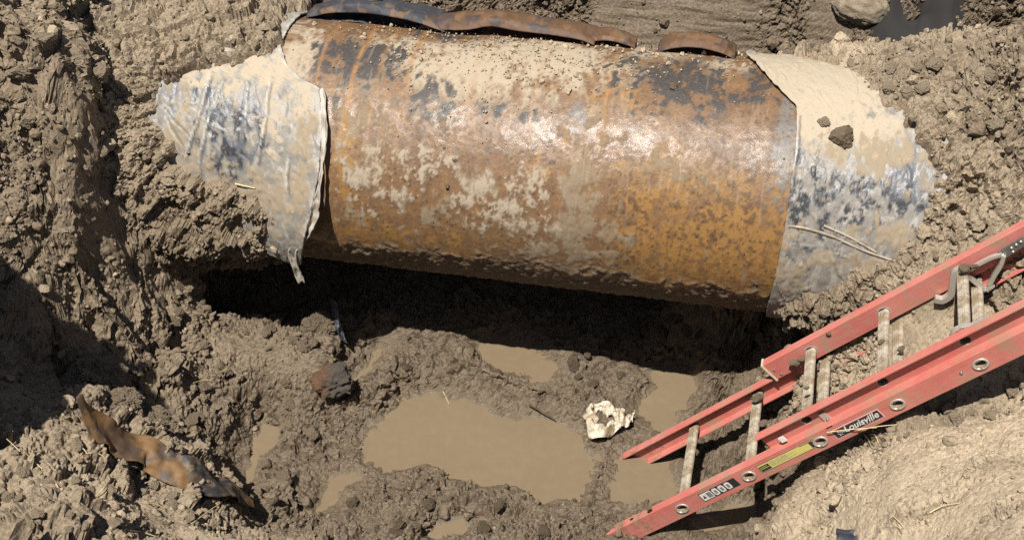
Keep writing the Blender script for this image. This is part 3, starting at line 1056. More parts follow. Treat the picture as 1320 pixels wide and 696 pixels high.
def sleeve(name, edge_pts, far_x, phi0, phi1, nx, nphi, paint, lift, label, folds=()):
    """a wrapped sleeve between a torn edge and the soil"""
    E = np.array([pipe_hit(a, b, PIPE_R + .012) for a, b in edge_pts])
    o = np.argsort(E[:, 1])
    phs = np.linspace(phi0, phi1, nphi)
    ex = np.interp(phs, E[o, 1], E[o, 0])
    ex = ex + .004 * fbm(np.c_[phs * 22, phs * 0, phs * 0], 3, 8)
    t = np.linspace(0, 1, nx) ** 0.8
    xg = far_x + (ex[None, :] - far_x) * t[:, None]
    pg = np.broadcast_to(phs[None], xg.shape)
    de = np.abs(xg - ex[None, :])
    x_, p_ = xg.ravel(), pg.ravel()
    pt = Paint(x_, p_, PIPE_R)
    paint(pt, de.ravel())
    fold = np.abs(fbm(np.stack([x_ * 9 + p_ * 1.3, p_ * 1.6, x_ * 0], 1), 3, 17))
    r = PIPE_R + .011 + .006 * sstep(.05, .0, fold) + .002 * pt.noise(20, 6) + .001 * pt.noise(60, 7) + pt.mud * .0018 * (1 + pt.noise(34, 3))
    for a, b, hgt in folds:                                # wrinkles in the film
        (x1, q1), (x2, q2) = pipe_hit(*a, PIPE_R + .012), pipe_hit(*b, PIPE_R + .012)
        A, e = np.array([x1, q1 * PIPE_R]), np.array([x2 - x1, (q2 - q1) * PIPE_R])
        W_ = np.stack([x_ + .006 * pt.noise(13, 2), p_ * PIPE_R + .006 * pt.noise(5, 1)], 1) - A
        tt = np.clip((W_ @ e) / (e @ e), 0, 1)
        side_ = (W_[:, 0] * e[1] - W_[:, 1] * e[0]) / np.linalg.norm(e)
        dd = np.sqrt(((W_ - tt[:, None] * e) ** 2).sum(1))
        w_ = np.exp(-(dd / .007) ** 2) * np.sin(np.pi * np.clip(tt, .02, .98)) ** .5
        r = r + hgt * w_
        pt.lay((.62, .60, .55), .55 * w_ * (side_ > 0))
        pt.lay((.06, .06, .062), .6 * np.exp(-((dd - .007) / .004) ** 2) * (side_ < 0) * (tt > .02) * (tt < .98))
    r = r + lift(p_, de.ravel())
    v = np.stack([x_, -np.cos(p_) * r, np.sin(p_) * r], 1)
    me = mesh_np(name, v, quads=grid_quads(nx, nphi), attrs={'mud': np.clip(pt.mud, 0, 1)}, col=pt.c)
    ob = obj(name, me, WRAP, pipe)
    sd = ob.modifiers.new('thickness', 'SOLIDIFY')
    sd.thickness = 0.005
    sd.offset = 0
    ob['label'] = label
    return ob


def paint_left(pt, de):
    nA, nB, nC = pt.noise(5, 1), pt.noise(13, 2), pt.noise(34, 3)
    st = fbm(np.stack([pt.x * 26, pt.s * 13, pt.s * 0], 1), 4, 19)
    pt.lay(GREY, np.ones(len(pt.x)), .25)
    pt.lay(PALEG, sstep(-.2, .4, nB + .4 * st), .35)
    pt.lay(BLUE, nmask(pt.blob([(225, 125, 26, 30, .7), (290, 130, 60, 30, .6), (310, 180, 40, 50, .7), (280, 200, 40, 40, .5), (240, 110, 40, 16, .6)]), nB * .5 + st * .7, .16, .8), .1)
    pt.lay(BLACK, nmask(pt.blob([(300, 165, 30, 50, .62), (285, 205, 30, 34, .5), (330, 150, 20, 60, .4), (250, 150, 20, 30, .35)]), st * .9 + nC * .6, .12, .9), .05)
    pt.lay(LTAN, nmask(pt.blob([(260, 105, 70, 22, .6), (340, 95, 50, 26, .85), (390, 130, 24, 40, .7), (360, 180, 40, 40, .5), (235, 160, 20, 40, .5)]), nB * .5 + nC * .6, .14, .8), .8)
    pt.lay(TAN, nmask(pt.blob([(225, 118, 26, 14, .6), (222, 188, 22, 26, .7), (262, 216, 40, 14, .7), (390, 200, 26, 50, .65), (350, 250, 60, 30, .75), (300, 235, 60, 20, .6), (240, 200, 20, 50, .7), (395, 250, 20, 40, .7)]), nB * .6 + nC * .5, .16, .8), 1.0)
    pt.lay((.62, .60, .56), np.exp(-(de / .012) ** 2) * .5 * sstep(-.2, .3, nC), .3)


def lift_left(ph, de):
    low = sstep(RAD(75), RAD(-10), ph)
    return (.016 + .062 * low * low) * np.exp(-(de / (.05 + .16 * low)) ** 2) * low


XL_FAR, _ = pipe_hit(205, 180)
sleeve('wrap_sleeve', [(372, 36), (362, 60), (370, 84), (388, 102), (412, 114), (417, 160), (415, 220), (408, 262), (398, 300), (392, 330)],
       XL_FAR - .35, RAD(140), RAD(-22), 150, 200, paint_left, lift_left, 'grey torn wrapping caked with dry mud, its cut edge standing off the pipe',
       [((275, 92), (258, 150), .010), ((258, 150), (238, 204), .010), ((318, 104), (319, 150), .006), ((350, 98), (345, 150), .008), ((345, 150), (332, 212), .008),
        ((208, 138), (250, 182), .008), ((212, 145), (235, 190), .006), ((262, 150), (280, 168), .006), ((372, 200), (376, 245), .005), ((290, 100), (256, 215), .005)])


def paint_right(pt, de):
    nA, nB, nC = pt.noise(5, 1), pt.noise(13, 2), pt.noise(34, 3)
    st = fbm(np.stack([pt.x * 30, pt.s * 16, pt.s * 0], 1), 4, 29)
    pt.lay(GREY, np.ones(len(pt.x)), .25)
    pt.lay(PALEG, sstep(-.1, .5, st + .3 * nB), .3)
    pt.lay(BLUE, nmask(pt.blob([(1030, 200, 20, 60, .6), (1060, 250, 50, 50, .62), (1170, 230, 34, 40, .95), (1110, 250, 40, 40, .55), (1040, 320, 50, 20, .5), (1130, 290, 40, 30, .6)]),
                            nC * .7 + st * .5, .14, .8), .1)
    pt.lay(BLACK, nmask(pt.blob([(1050, 240, 40, 50, .5), (1110, 255, 40, 36, .5), (1030, 270, 20, 40, .5), (1150, 270, 30, 30, .45)]), nC * .8 + st * .6, .10, .95), .05)
    pt.lay(LTAN, nmask(pt.blob([(1010, 95, 60, 34, 1.1), (1060, 110, 70, 44, 1.1), (1050, 160, 50, 34, .8), (1110, 170, 50, 40, .9), (1090, 210, 40, 20, .55)]), nB * .4 + nC * .5, .14, .7), .9)
    pt.lay(TAN, nmask(pt.blob([(1185, 215, 16, 30, .6), (1150, 300, 40, 20, .65), (1090, 335, 50, 14, .6), (1130, 200, 50, 26, .8), (1020, 310, 30, 20, .45), (1010, 350, 30, 30, .7), (1080, 300, 60, 14, .45), (1100, 215, 30, 30, .5)]), nB * .5 + nC * .6, .14, .8), 1.0)


XR_FAR, _ = pipe_hit(1200, 220)
sleeve('wrap_sleeve', [(962, 72), (982, 92), (1000, 112), (1027, 138), (1027, 170), (1022, 220), (1013, 285), (1003, 340), (990, 392)],
       XR_FAR + .07, RAD(140), RAD(-60), 150, 200, paint_right, lambda p, d: .004 * np.exp(-(d / .05) ** 2), 'pale grey wrapping dusted with dry soil on the right end',
       [((1020, 312), (1100, 318), .006), ((1075, 322), (1100, 332), .008), ((1030, 150), (1022, 240), .003)])


# ------------------------------------------------------------------ soil clinging round both ends of the pipe
def collar(edge_pts, side, phi0, phi1, seed=0):
    E = np.array([pipe_hit(a, b, PIPE_R + .02) for a, b in edge_pts])
    E[:, 1] *= PIPE_R
    o = np.argsort(E[:, 1])
    xa, xb = (E[:, 0].min() - .6, E[:, 0].max() + .05) if side < 0 else (E[:, 0].min() - .05, E[:, 0].max() + .6)
    xs = np.arange(xa, xb, .0056)
    ss = np.arange(phi1 * PIPE_R, phi0 * PIPE_R, .0056)
    xg, sg = np.meshgrid(xs, ss, indexing='ij')
    x_, s_ = xg.ravel(), sg.ravel()
    p_ = s_ / PIPE_R
    ex = np.interp(s_, E[o, 1], E[o, 0])
    d2 = np.full(len(x_), 9.0)
    L = np.concatenate([[[E[0, 0], 3.0]], E, [[E[-1, 0], -3.0]]])
    for k in range(len(L) - 1):
        e = L[k + 1] - L[k]
        t = np.clip(((x_ - L[k, 0]) * e[0] + (s_ - L[k, 1]) * e[1]) / (e @ e), 0, 1)
        d2 = np.minimum(d2, (x_ - L[k, 0] - t * e[0]) ** 2 + (s_ - L[k, 1] - t * e[1]) ** 2)
    de = np.sqrt(d2) * np.where((x_ - ex) * side > 0, 1, -1)
    q = np.stack([x_, -np.cos(p_) * PIPE_R, np.sin(p_) * PIPE_R], 1)
    w_ = q + np.stack([fbm(q * 9 + k, 2, 140 + k) for k in (1, 2, 3)], 1) * .03
    de = de + .04 * fbm(q * 8, 3, seed + 3) + .02 * fbm(q * 30, 2, seed + 4)
    r = PIPE_R - .014 + .054 * sstep(-.01, .04, de) + .10 * sstep(.03, .45, de)
    m_ = sstep(-.015, .03, de)
    for sc, am in ((8, .050), (18, .036), (40, .018), (88, .008)):
        f, c, tl = worley(w_ * sc + seed, 150 + sc)
        r = r + am * m_ * (np.sqrt(np.clip(1 - (f * 1.2) ** 2, 0, 1)) * .62 * (.15 + c) + tl * .75 - .2)
    r = np.where(de < -.02, PIPE_R - .03, r)
    v = np.stack([x_, -np.cos(p_) * r, np.sin(p_) * r], 1) @ _PR.T + PIPE_C
    n = len(v)
    low = sstep(RAD(30), RAD(-20), p_)
    ob = obj('soil_bank', mesh_np('soil_bank', v, quads=grid_quads(len(xs), len(ss)), smooth=False, attrs={'wet': np.clip(.18 + .3 * low + .15 * fbm(q * 5, 2, 9), 0, 1), 'pale': .45 - .3 * low,
             'smooth': np.zeros(n), 'silt': np.zeros(n)}), SOIL)
    tag(ob, kind='structure')
    # loose crumbs on it
    nr = np.stack([0 * x_, -np.cos(p_), np.sin(p_)], 1) @ _PR.T
    ok = np.where(de > .01)[0]
    pk = rng.choice(ok, 2200)
    rad = np.clip(.0032 * (1 - rng.random(2200)) ** (-1 / 2.0), .003, .022)
    o2 = obj('soil_crumbs', scatter((v[pk] + nr[pk] * rad[:, None] * .3).astype(np.float32), rad, CL_T + CL_S[:3], np.clip(rng.normal(.3, .2, 2200), 0, 1),
                                    np.clip(rng.normal(.4, .25, 2200), 0, 1), 'soil_crumbs'), SOIL, ob)
    o2['kind'] = 'stuff'
    return ob


collar([(366, 34), (350, 70), (300, 86), (250, 94), (210, 112), (206, 150), (222, 190), (250, 222), (295, 243), (335, 250), (366, 278), (384, 305), (380, 330), (330, 345)],
       -1, RAD(150), RAD(-75), seed=5)
collar([(1010, 66), (1060, 74), (1105, 92), (1145, 122), (1160, 160), (1194, 200), (1200, 240), (1186, 288), (1150, 325), (1100, 348), (1045, 372), (1006, 394)],
       1, RAD(150), RAD(-75), seed=8)

# ------------------------------------------------------------------ loose sheets (folded or torn film)
def sheet(name, rows, color, parent=None, mat=None, mud=None, crumple=.006, sc=18, thick=.004, seed=1, local=False, flat=False):
    """rows: (n, m, 3) points; crumpled and given thickness"""
    rows = np.array(rows, float)
    n, m = rows.shape[:2]
    p = rows.reshape(-1, 3)
    du = np.gradient(rows, axis=0).reshape(-1, 3)
    dv = np.gradient(rows, axis=1).reshape(-1, 3)
    nn = np.cross(du, dv)
    nn /= np.linalg.norm(nn, axis=1, keepdims=True) + 1e-9
    rg = np.random.default_rng(seed)
    cr = np.zeros(len(p))
    wp = fbm(p * sc * .5, 2, seed)
    for k in range(6):
        d_ = rg.normal(size=3)
        d_ /= np.linalg.norm(d_)
        ph_ = p @ d_ * sc * rg.uniform(.5, 1.5) / 6.0 * 2 + rg.uniform(0, 9) + .9 * wp
        cr += (np.abs((ph_ % 2) - 1) - .5) * rg.uniform(.3, .7)
    p = p + nn * (crumple * cr)[:, None]
    col = color(p, np.repeat(np.linspace(0, 1, n), m), np.tile(np.linspace(0, 1, m), n))
    if parent is not None and not local:
        inv = np.array(parent.matrix_world.inverted())
        p = p @ inv[:3, :3].T + inv[:3, 3]
    me = mesh_np(name, p, quads=grid_quads(n, m), smooth=not flat, attrs={'mud': np.full(n * m, .3) if mud is None else mud(n * m)}, col=col)
    ob = obj(name, me, mat or WRAP, parent)
    s_ = ob.modifiers.new('thickness', 'SOLIDIFY')
    s_.thickness = thick
    s_.offset = 0
    return ob


def smooth_path(pts, n):
    pts = np.array(pts, float)
    k = np.linspace(0, len(pts) - 1, n)
    out = np.zeros((n, pts.shape[1]))
    i = np.clip(k.astype(int), 0, len(pts) - 2)
    t = (k - i)[:, None]
    p0 = pts[np.clip(i - 1, 0, None)]
    p1 = pts[i]
    p2 = pts[i + 1]
    p3 = pts[np.clip(i + 2, None, len(pts) - 1)]
    return 0.5 * (2 * p1 + (p2 - p0) * t + (2 * p0 - 5 * p1 + 4 * p2 - p3) * t ** 2 + (3 * p1 - p0 - 3 * p2 + p3) * t ** 3)


def mixc(a, b, m):
    return np.array(a, np.float32) * (1 - m[:, None]) + np.array(b, np.float32) * m[:, None]


def flap_color(p, u, v):
    nb, nc = fbm(p * 11, 4, 71), fbm(p * 30, 3, 72)
    c = mixc((.035, .038, .046), (.115, .06, .03), np.clip(sstep(.34, .5, u + .18 * nb), 0, 1))
    c = mixc((.0, .0, .0), (1, 1, 1), np.ones(len(p))) * c
    m = sstep(.15, .4, nc + .5 * nb)
    c = c * (1 - m[:, None] * .8) + np.array((.05, .045, .05)) * m[:, None] * .8
    m = sstep(.25, .5, fbm(p * 17, 3, 73)) * .6
    return c * (1 - m[:, None]) + np.array((.21, .12, .055)) * m[:, None]


def flap(px0, px1, prof, seed, color=flap_color, n=150, phi_base=112):
    """film peeled back along the crown: rises off the pipe and curls forward again"""
    x0, _ = pipe_hit(px0, 70)
    x1, _ = pipe_hit(px1, 70)
    rows = []
    for i in range(n):
        u = i / (n - 1)
        x = x0 + (x1 - x0) * u
        h, lip_, back = prof(u)
        ph = RAD(phi_base)
        y0, z0 = -math.cos(ph) * PIPE_R, math.sin(ph) * PIPE_R
        sec = smooth_path([(-.02, .004), (.03, .004), (.055 + back, h * .45), (.045 + back, h * .95), (.0, h * 1.05), (-lip_ * .6, h * .95), (-lip_, h * .75)], 20)
        rows.append([(x, y0 + q[0], z0 + q[1]) for q in sec])
    rows = np.array(rows)
    w = rows.reshape(-1, 3) @ _PR.T + PIPE_C
    return sheet('peeled_wrap', w.reshape(rows.shape), color, pipe, STAINED, crumple=.010, sc=28, seed=seed, thick=.0025)


def prof_a(u):
    return (.010 + .075 * math.sin(math.pi * min(1, u * 1.0)) ** .7 * (1 - .25 * u) + .02 * u, .02 + .03 * u, .02)


def prof_b(u):
    return (.022 + .040 * math.sin(math.pi * u) ** .5 + .012 * max(0, math.sin(u * 9 + 4)) ** 3, .03 + .025 * max(0, math.sin(u * 7)) ** 2, .02)


def prof_c(u):
    return (.010 + .050 * math.sin(math.pi * u) ** .7, .03, .01)


flap(366, 560, prof_a, 3, lambda p, u, v: flap_color(p, u * .36, v))['label'] = 'blue-black film peeled back along the top'
flap(520, 762, prof_b, 4, lambda p, u, v: flap_color(p, .40 + u * .6, v))['label'] = 'rust stained film rolled up along the top'
flap(846, 948, prof_c, 5, lambda p, u, v: flap_color(p, .9 + u * .1, v))['label'] = 'small arched scrap of rusty film on the top'
flap(745, 815, lambda u: (.012 + .028 * math.sin(math.pi * u), .015, .01), 6, lambda p, u, v: flap_color(p, .8 + u * .1, v), 70)['label'] = 'low curled edge of rusty film'
flap(378, 470, lambda u: (.03 + .075 * u ** .7, .0, .09 + .02 * u), 9, lambda p, u, v: mixc((.17, .115, .075), (.05, .048, .05), sstep(.3, .7, v)), 70, 116)['label'] = 'muddy brown film standing behind the peeled edge'

# torn tongue hanging from the left sleeve
def on_pipe(px, py, off):
    x, ph = pipe_hit(px, py, PIPE_R + off)
    return _PR @ np.array([x, -math.cos(ph) * (PIPE_R + off), math.sin(ph) * (PIPE_R + off)]) + PIPE_C


hang = smooth_path([on_pipe(414, 116, .018), on_pipe(418, 165, .03), on_pipe(415, 210, .045), on_pipe(409, 252, .06), Wy(402, 286, 3.832), Wy(388, 310, 3.83), Wy(377, 326, 3.83), Wy(380, 345, 3.835), Wy(388, 366, 3.84)], 60)
rows = []
for i, p in enumerate(hang):
    u = i / 59
    wd = .004 + .014 * max(0, math.sin(math.pi * min(1, max(0, u - .25) * 1.1 + .05))) + .003 * math.sin(u * 13)
    rows.append([(p[0] + (v - .5) * wd * 2, p[1] + .012 * math.cos((v - .5) * 3), p[2] + (v - .5) * .006) for v in np.linspace(0, 1, 8)])
o = sheet('torn_strip', rows, lambda p, u, v: mixc((.50, .46, .39), (.26, .22, .17), sstep(-.1, .4, fbm(p * 30, 3, 5))), pipe, crumple=.006, sc=60, seed=12)
o['label'] = 'pale frayed tongue of wrapping hanging below the pipe'
hang = smooth_path([Wy(428, 385, 4.12), Wy(432, 402, 4.10), Wy(436, 420, 4.06), Wy(443, 440, 4.03)], 30)
rows = [[(p[0] + (v - .5) * .035, p[1] + .01 * math.cos(v * 3), p[2]) for v in np.linspace(0, 1, 7)] for p in hang]
o = sheet('torn_strip', rows, lambda p, u, v: mixc((.03, .035, .05), (.12, .13, .15), sstep(0, .4, fbm(p * 40, 3, 5))), pipe, crumple=.006, sc=60, seed=15)
o['label'] = 'glossy black strip dangling beneath the pipe'
# pale cord-like seam lifting off the right sleeve
for seg in ([(1012, 291), (1040, 295), (1075, 306), (1110, 322), (1150, 336)], [(1062, 291), (1095, 306), (1130, 326)]):
    pts = []
    for a, b in seg:
        x, ph = pipe_hit(a, b, PIPE_R + .02)
        pts.append((x, -math.cos(ph) * (PIPE_R + .015), math.sin(ph) * (PIPE_R + .015)))
    path = smooth_path(pts, 40)
    rows = [[(p[0], p[1] - .004 * math.sin(v * math.pi), p[2] + (v - .5) * .008 * (1 - .6 * abs(i / 39 - .4))) for v in np.linspace(0, 1, 6)] for i, p in enumerate(path)]
    w = np.array(rows).reshape(-1, 3) @ _PR.T + PIPE_C
    sheet('wrap_ridge', w.reshape(40, 6, 3), lambda p, u, v: mixc((.36, .31, .24), (.25, .205, .145), sstep(-.2, .4, fbm(p * 30, 3, 5))), pipe, crumple=.002, seed=21)

# crumbs of dried soil lying on the pipe
NCR = 900
cx = np.concatenate([rng.normal(pipe_hit(640, 90)[0], .30, NCR // 2), rng.uniform(-.62, 1.15, NCR - NCR // 2)])
cph = np.concatenate([rng.normal(RAD(92), RAD(16), NCR // 2), rng.normal(RAD(108), RAD(14), NCR - NCR // 2)])
ok = (cph < RAD(140)) & (cph > RAD(40))
cx, cph = cx[ok], cph[ok]
crr = np.clip(.0022 * (1 - rng.random(len(cx))) ** (-1 / 2.4), .002, .012)
cs = np.stack([cx, -np.cos(cph) * (PIPE_R + .006), np.sin(cph) * (PIPE_R + .006)], 1)
o = obj('dried_crumbs', scatter(cs.astype(np.float32), crr, CL_S, np.zeros(len(cx)), np.full(len(cx), .9), 'dried_crumbs'), SOIL, pipe)
o['kind'] = 'stuff'
for a, b, r, tone in ((577, 241, .014, 1), (586, 206, .010, 0), (573, 190, .008, 0), (870, 112, .022, 1), (1010, 205, .006, 0)):
    x, ph = pipe_hit(a, b)
    p = _PR @ np.array([x, -math.cos(ph) * PIPE_R, math.sin(ph) * PIPE_R]) + PIPE_C
    clod(p - np.array([0, 0, r * .2]), r, tone, {577: 'small mud lump stuck to the left half of the rusty pipe face', 586: 'pale pebble of mud stuck just above the small mud lump on the pipe',
                         573: 'tiny tan crumb uppermost of three on the pipe face', 870: 'brown mud lump near the top of the bare pipe at right', 1010: 'tiny crumb on the grey strip at the right end of bare pipe'}[a], None, .6)
for a, b, r, lab in ((1085, 178, .052, 'dark angular soil lump resting on the dusty right pipe wrap'), (1062, 158, .020, 'small lump just above left of the dark lump on the right wrap'),
                     (1150, 84, .05, 'large lump at the crest of the right bank behind the pipe'), (1105, 86, .034, 'lump of soil sitting on the pipe top near the right bank')):
    x, ph = pipe_hit(a, b, PIPE_R + .02)
    p = _PR @ np.array([x, -math.cos(ph) * (PIPE_R + .02), math.sin(ph) * (PIPE_R + .02)]) + PIPE_C
    clod(p, r, 1 if a == 1085 else 0, lab, None, .7)
# ------------------------------------------------------------------ ladder
L_TILT = math.atan2(0.7215, 0.692)
L_O = Vector((-0.087, 3.417, 0.206))
ladder = empty('extension_ladder', L_O, 'red fibreglass extension ladder leaning from the puddle up the right bank', 'ladder', (0, -L_TILT, 0))
L_M = Matrix.Translation(L_O) @ Matrix.Rotation(-L_TILT, 4, 'Y')
ladder.matrix_world = L_M
_LR = np.array(L_M.to_3x3())


def lad(px, py, y):
    """ladder coordinates (along, up) of a measured point in the plane y of the ladder"""
    d = _LR.T @ ray(px, py)
    e = _LR.T @ (EYE - np.array(L_O))
    t = (y - e[1]) / d[1]
    p = e + d * t
    return p[0], p[2]


def fibreglass(name='red_fibreglass'):
    t = NT(name)
    st = t.noise(1.0, 4, 0.6, t.mapv((3, 260, 260)))
    n1 = t.noise(6, 4, 0.6)
    n2 = t.noise(38, 5, 0.68)
    n3 = t.noise(14, 6, 0.72)
    c = t.mix(t.ramp(st, .3, .7), (0.50, 0.120, 0.098), (0.58, 0.185, 0.152))
    c = t.mix(t.ramp(n1, .38, .66, 0, .6), c, (0.60, 0.25, 0.20))
    dirt = t.ramp(n3, .51, .63, 0, .8)
    c = t.mix(t.ramp(n2, .5, .72, 0, .25), c, (0.50, 0.33, 0.22))
    c = t.mix(dirt, c, (0.36, 0.245, 0.16))
    low = t.n('ShaderNodeSeparateXYZ')
    t.l(t.obj, low.inputs[0])
    splash = t.ramp(t.math('ADD', low.outputs[0], t.math('MULTIPLY', n2, .9)), .35, .05, 0, .85)
    c = t.mix(t.math('MULTIPLY', splash, t.ramp(n3, .47, .56)), c, (0.17, 0.115, 0.07))
    r = t.ramp(n2, .3, .7, .48, .7)
    return t.set(Base_Color=c, Roughness=r, Normal=t.bump(t.math('ADD', st, t.math('MULTIPLY', n2, .7)), .22, .003))


RED = fibreglass()


def metal(name, col, mudamt=.5, rough=.42, metallic=.75, mudscale=24):
    t = NT(name)
    n = t.noise(mudscale, 5, .68)
    n2 = t.noise(130, 3, .6)
    m = t.ramp(n, .62 - .22 * mudamt, .66 - .12 * mudamt)
    c = t.mix(n2, tuple(k * .82 for k in col), col)
    c = t.mix(m, c, t.mix(n2, (.20, .145, .09), (.33, .25, .16)))
    return t.set(Base_Color=c, Roughness=t.ramp(m, 0, 1, rough, .88), Metallic=t.ramp(m, 0, 1, metallic, 0),
                 Normal=t.bump(t.math('ADD', m, t.math('MULTIPLY', n2, .3)), .5, .004))


ALU = metal('muddy_aluminium', (.58, .51, .40), .85, .5, .15, 17)
ALU_CLEAN = metal('aluminium', (.66, .62, .54), .3, .38, .55)
STEEL = metal('grey_steel', (.26, .27, .27), .45, .42, .7)


def plain(name, col, rough=.6, var=.12, scale=60):
    t = NT(name)
    n = t.noise(scale, 4, .6)
    c = t.mix(n, tuple(k * (1 - var) for k in col), tuple(min(1, k * (1 + var)) for k in col))
    return t.set(Base_Color=c, Roughness=rough)


def web_with_holes(bm, x0, x1, y0, y1, hh, holes, hr):
    """flat web of a rail between y0 and y1, pierced at the rungs"""
    loops = []

    def loop(pts):
        vs = [bm.verts.new((p[0], y0, p[1])) for p in pts]
        return [bm.edges.new((vs[k], vs[(k + 1) % len(vs)])) for k in range(len(vs))]
    ed = loop([(x0, -hh), (x1, -hh), (x1, hh), (x0, hh)])
    for hx in holes:
        ed += loop([(hx + hr[0] * math.cos(a), hr[1] * math.sin(a)) for a in np.linspace(0, 2 * math.pi, 21)[:-1]])
    r = bmesh.ops.triangle_fill(bm, use_beauty=True, use_dissolve=False, edges=ed)
    fs = [g for g in r['geom'] if isinstance(g, bmesh.types.BMFace)]
    r = bmesh.ops.extrude_face_region(bm, geom=fs)
    vs = [g for g in r['geom'] if isinstance(g, bmesh.types.BMVert)]
    bmesh.ops.translate(bm, verts=vs, vec=(0, y1 - y0, 0))


def box(bm, a, b):
    m = Matrix.Translation(((a[0] + b[0]) / 2, (a[1] + b[1]) / 2, (a[2] + b[2]) / 2)) @ Matrix.Diagonal((b[0] - a[0], b[1] - a[1], b[2] - a[2], 1))
    return bmesh.ops.create_cube(bm, size=1.0, matrix=m)['verts']


HH = 0.0405                # half height of the web
OVX, OVZ = .0205, .0165    # rung section
BASE_X = [0.305 * k for k in range(11)]
FLY_X = [0.61 + 0.305 * k for k in range(10)]
FLY_Z = 0.0775


def rail(x0, x1, y_web, flange_to, z, holes, cut=0.0):
    bm = bmesh.new()
    sgn = 1 if flange_to > y_web else -1
    web_with_holes(bm, x0, x1, y_web, y_web + sgn * .005, HH, [h for h in holes if x0 < h < x1], (OVX, OVZ))
    for s in (-1, 1):
        ya, yb = sorted((y_web + sgn * .0002, flange_to))
        za, zb = sorted((s * (HH + .0005), s * (HH - .0062)))
        box(bm, (x0 - .0003, ya, za), (x1 + .0003, yb, zb))
    bmesh.ops.recalc_face_normals(bm, faces=bm.faces)
    if cut:
        for v in bm.verts:
            if abs(v.co.x - x0) < .001:
                v.co.x += cut * (v.co.z / HH)
    bmesh.ops.translate(bm, verts=bm.verts, vec=(0, 0, z))
    o = obj('rail', bm_mesh('rail', bm), RED, ladder)
    bv = o.modifiers.new('edges', 'BEVEL')
    bv.width = .0016
    bv.segments = 2
    bv.limit_method = 'ANGLE'
    bv.angle_limit = RAD(50)
    return o


X_END = 3.35
near_rail = rail(-.345, X_END, 0.0, .032, 0, BASE_X, -.02)
far_rail = rail(-.335, X_END, .405, .373, 0, BASE_X, -.02)
near_fly = rail(.43, X_END + .25, .037, .005, FLY_Z, FLY_X)
far_fly = rail(.43, X_END + .25, .365, .397, FLY_Z, FLY_X)
near_rail['label'] = 'lower near rail carrying the stickers'
near_fly['label'] = 'upper near rail with the channel facing outward'


def rung_mesh(length):
    """ribbed D-shaped tube, open at both ends"""
    prof = []
    n = 32
    for k in range(n):
        a = 2 * math.pi * k / n
        r = 1.0
        z = math.sin(a)
        if z > .72:
            z = .72 + .025 * (k % 2)
        prof.append((OVX * .97 * math.cos(a), OVZ * .97 * z))
    prof_in = [(x * .86, z * .84) for x, z in prof]
    V, F = [], []
    for y in (0, length):
        for q in (prof, prof_in):
            V += [(x, y, z) for x, z in q]
    for k in range(n):
        k2 = (k + 1) % n
        F.append((k, k2, 2 * n + k2, 2 * n + k))
        F.append((n + k2, n + k, 3 * n + k, 3 * n + k2))
        F.append((k2, k, n + k, n + k2))
        F.append((2 * n + k, 2 * n + k2, 3 * n + k2, 3 * n + k))
    return mesh_np('rung', V, quads=F, smooth=False)


def ring_mesh():
    bm = bmesh.new()
    N, M = 28, 8
    vs = []
    for i in range(N):
        a = 2 * math.pi * i / N
        for j in range(M):
            b = 2 * math.pi * j / M
            rx, rz = OVX + .003 + .0042 * math.cos(b), OVZ + .003 + .0042 * math.cos(b)
            vs.append(bm.verts.new((rx * math.cos(a), .0026 * math.sin(b), rz * math.sin(a))))
    for i in range(N):
        for j in range(M):
            bm.faces.new((vs[i * M + j], vs[i * M + (j + 1) % M], vs[((i + 1) % N) * M + (j + 1) % M], vs[((i + 1) % N) * M + j]))
    bmesh.ops.recalc_face_normals(bm, faces=bm.faces)
    return bm_mesh('rung_flare', bm, True)


RUNG_B, RUNG_F, RING = rung_mesh(.407), rung_mesh(.326), ring_mesh()
for xs_, me, y0, z in ((BASE_X, RUNG_B, -.001, 0), (FLY_X, RUNG_F, .038, FLY_Z)):
    for x in xs_:
        o = obj('rung', me, ALU, ladder)
        o.location = (x, y0, z)
        ln = .407 if y0 < 0 else .326
        for yy in ((-.0015, ln + .0015) if y0 < 0 else (-.003, ln + .003)):
            f = obj('rung_flare', RING, ALU_CLEAN, o)
            f.location = (0, yy, 0)


def stroke(name, pts_px, y, wd, dep, mat, parent, taper=1.0, tube=True):
    """cast bar following measured points in the ladder's plane y"""
    p = smooth_path([lad(a, b, y) for a, b in pts_px], max(10, len(pts_px) * 7))
    n = len(p)
    t = np.gradient(p, axis=0)
    t /= np.linalg.norm(t, axis=1, keepdims=True)
    nn = np.stack([-t[:, 1], t[:, 0]], 1)
    V, F = [], []
    sec = [(-1, -1), (-.75, -1.12), (.75, -1.12), (1, -1), (1, 1), (.75, 1.12), (-.75, 1.12), (-1, 1)]
    for i in range(n):
        w = wd / 2 * (1 - (1 - taper) * i / (n - 1))
        for a, b in sec:
            q = p[i] + nn[i] * a * w
            V.append((q[0], y + b * dep / 2, q[1]))
    m = len(sec)
    for i in range(n - 1):
        for k in range(m):
            F.append((i * m + k, i * m + (k + 1) % m, (i + 1) * m + (k + 1) % m, (i + 1) * m + k))
    bm = bmesh.new()
    vs = [bm.verts.new(v) for v in V]
    for f in F:
        bm.faces.new([vs[k] for k in f])
    bm.faces.new(vs[:m][::-1])
    bm.faces.new(vs[-m:])
    bmesh.ops.recalc_face_normals(bm, faces=bm.faces)
    return obj(name, bm_mesh(name, bm), mat, parent)


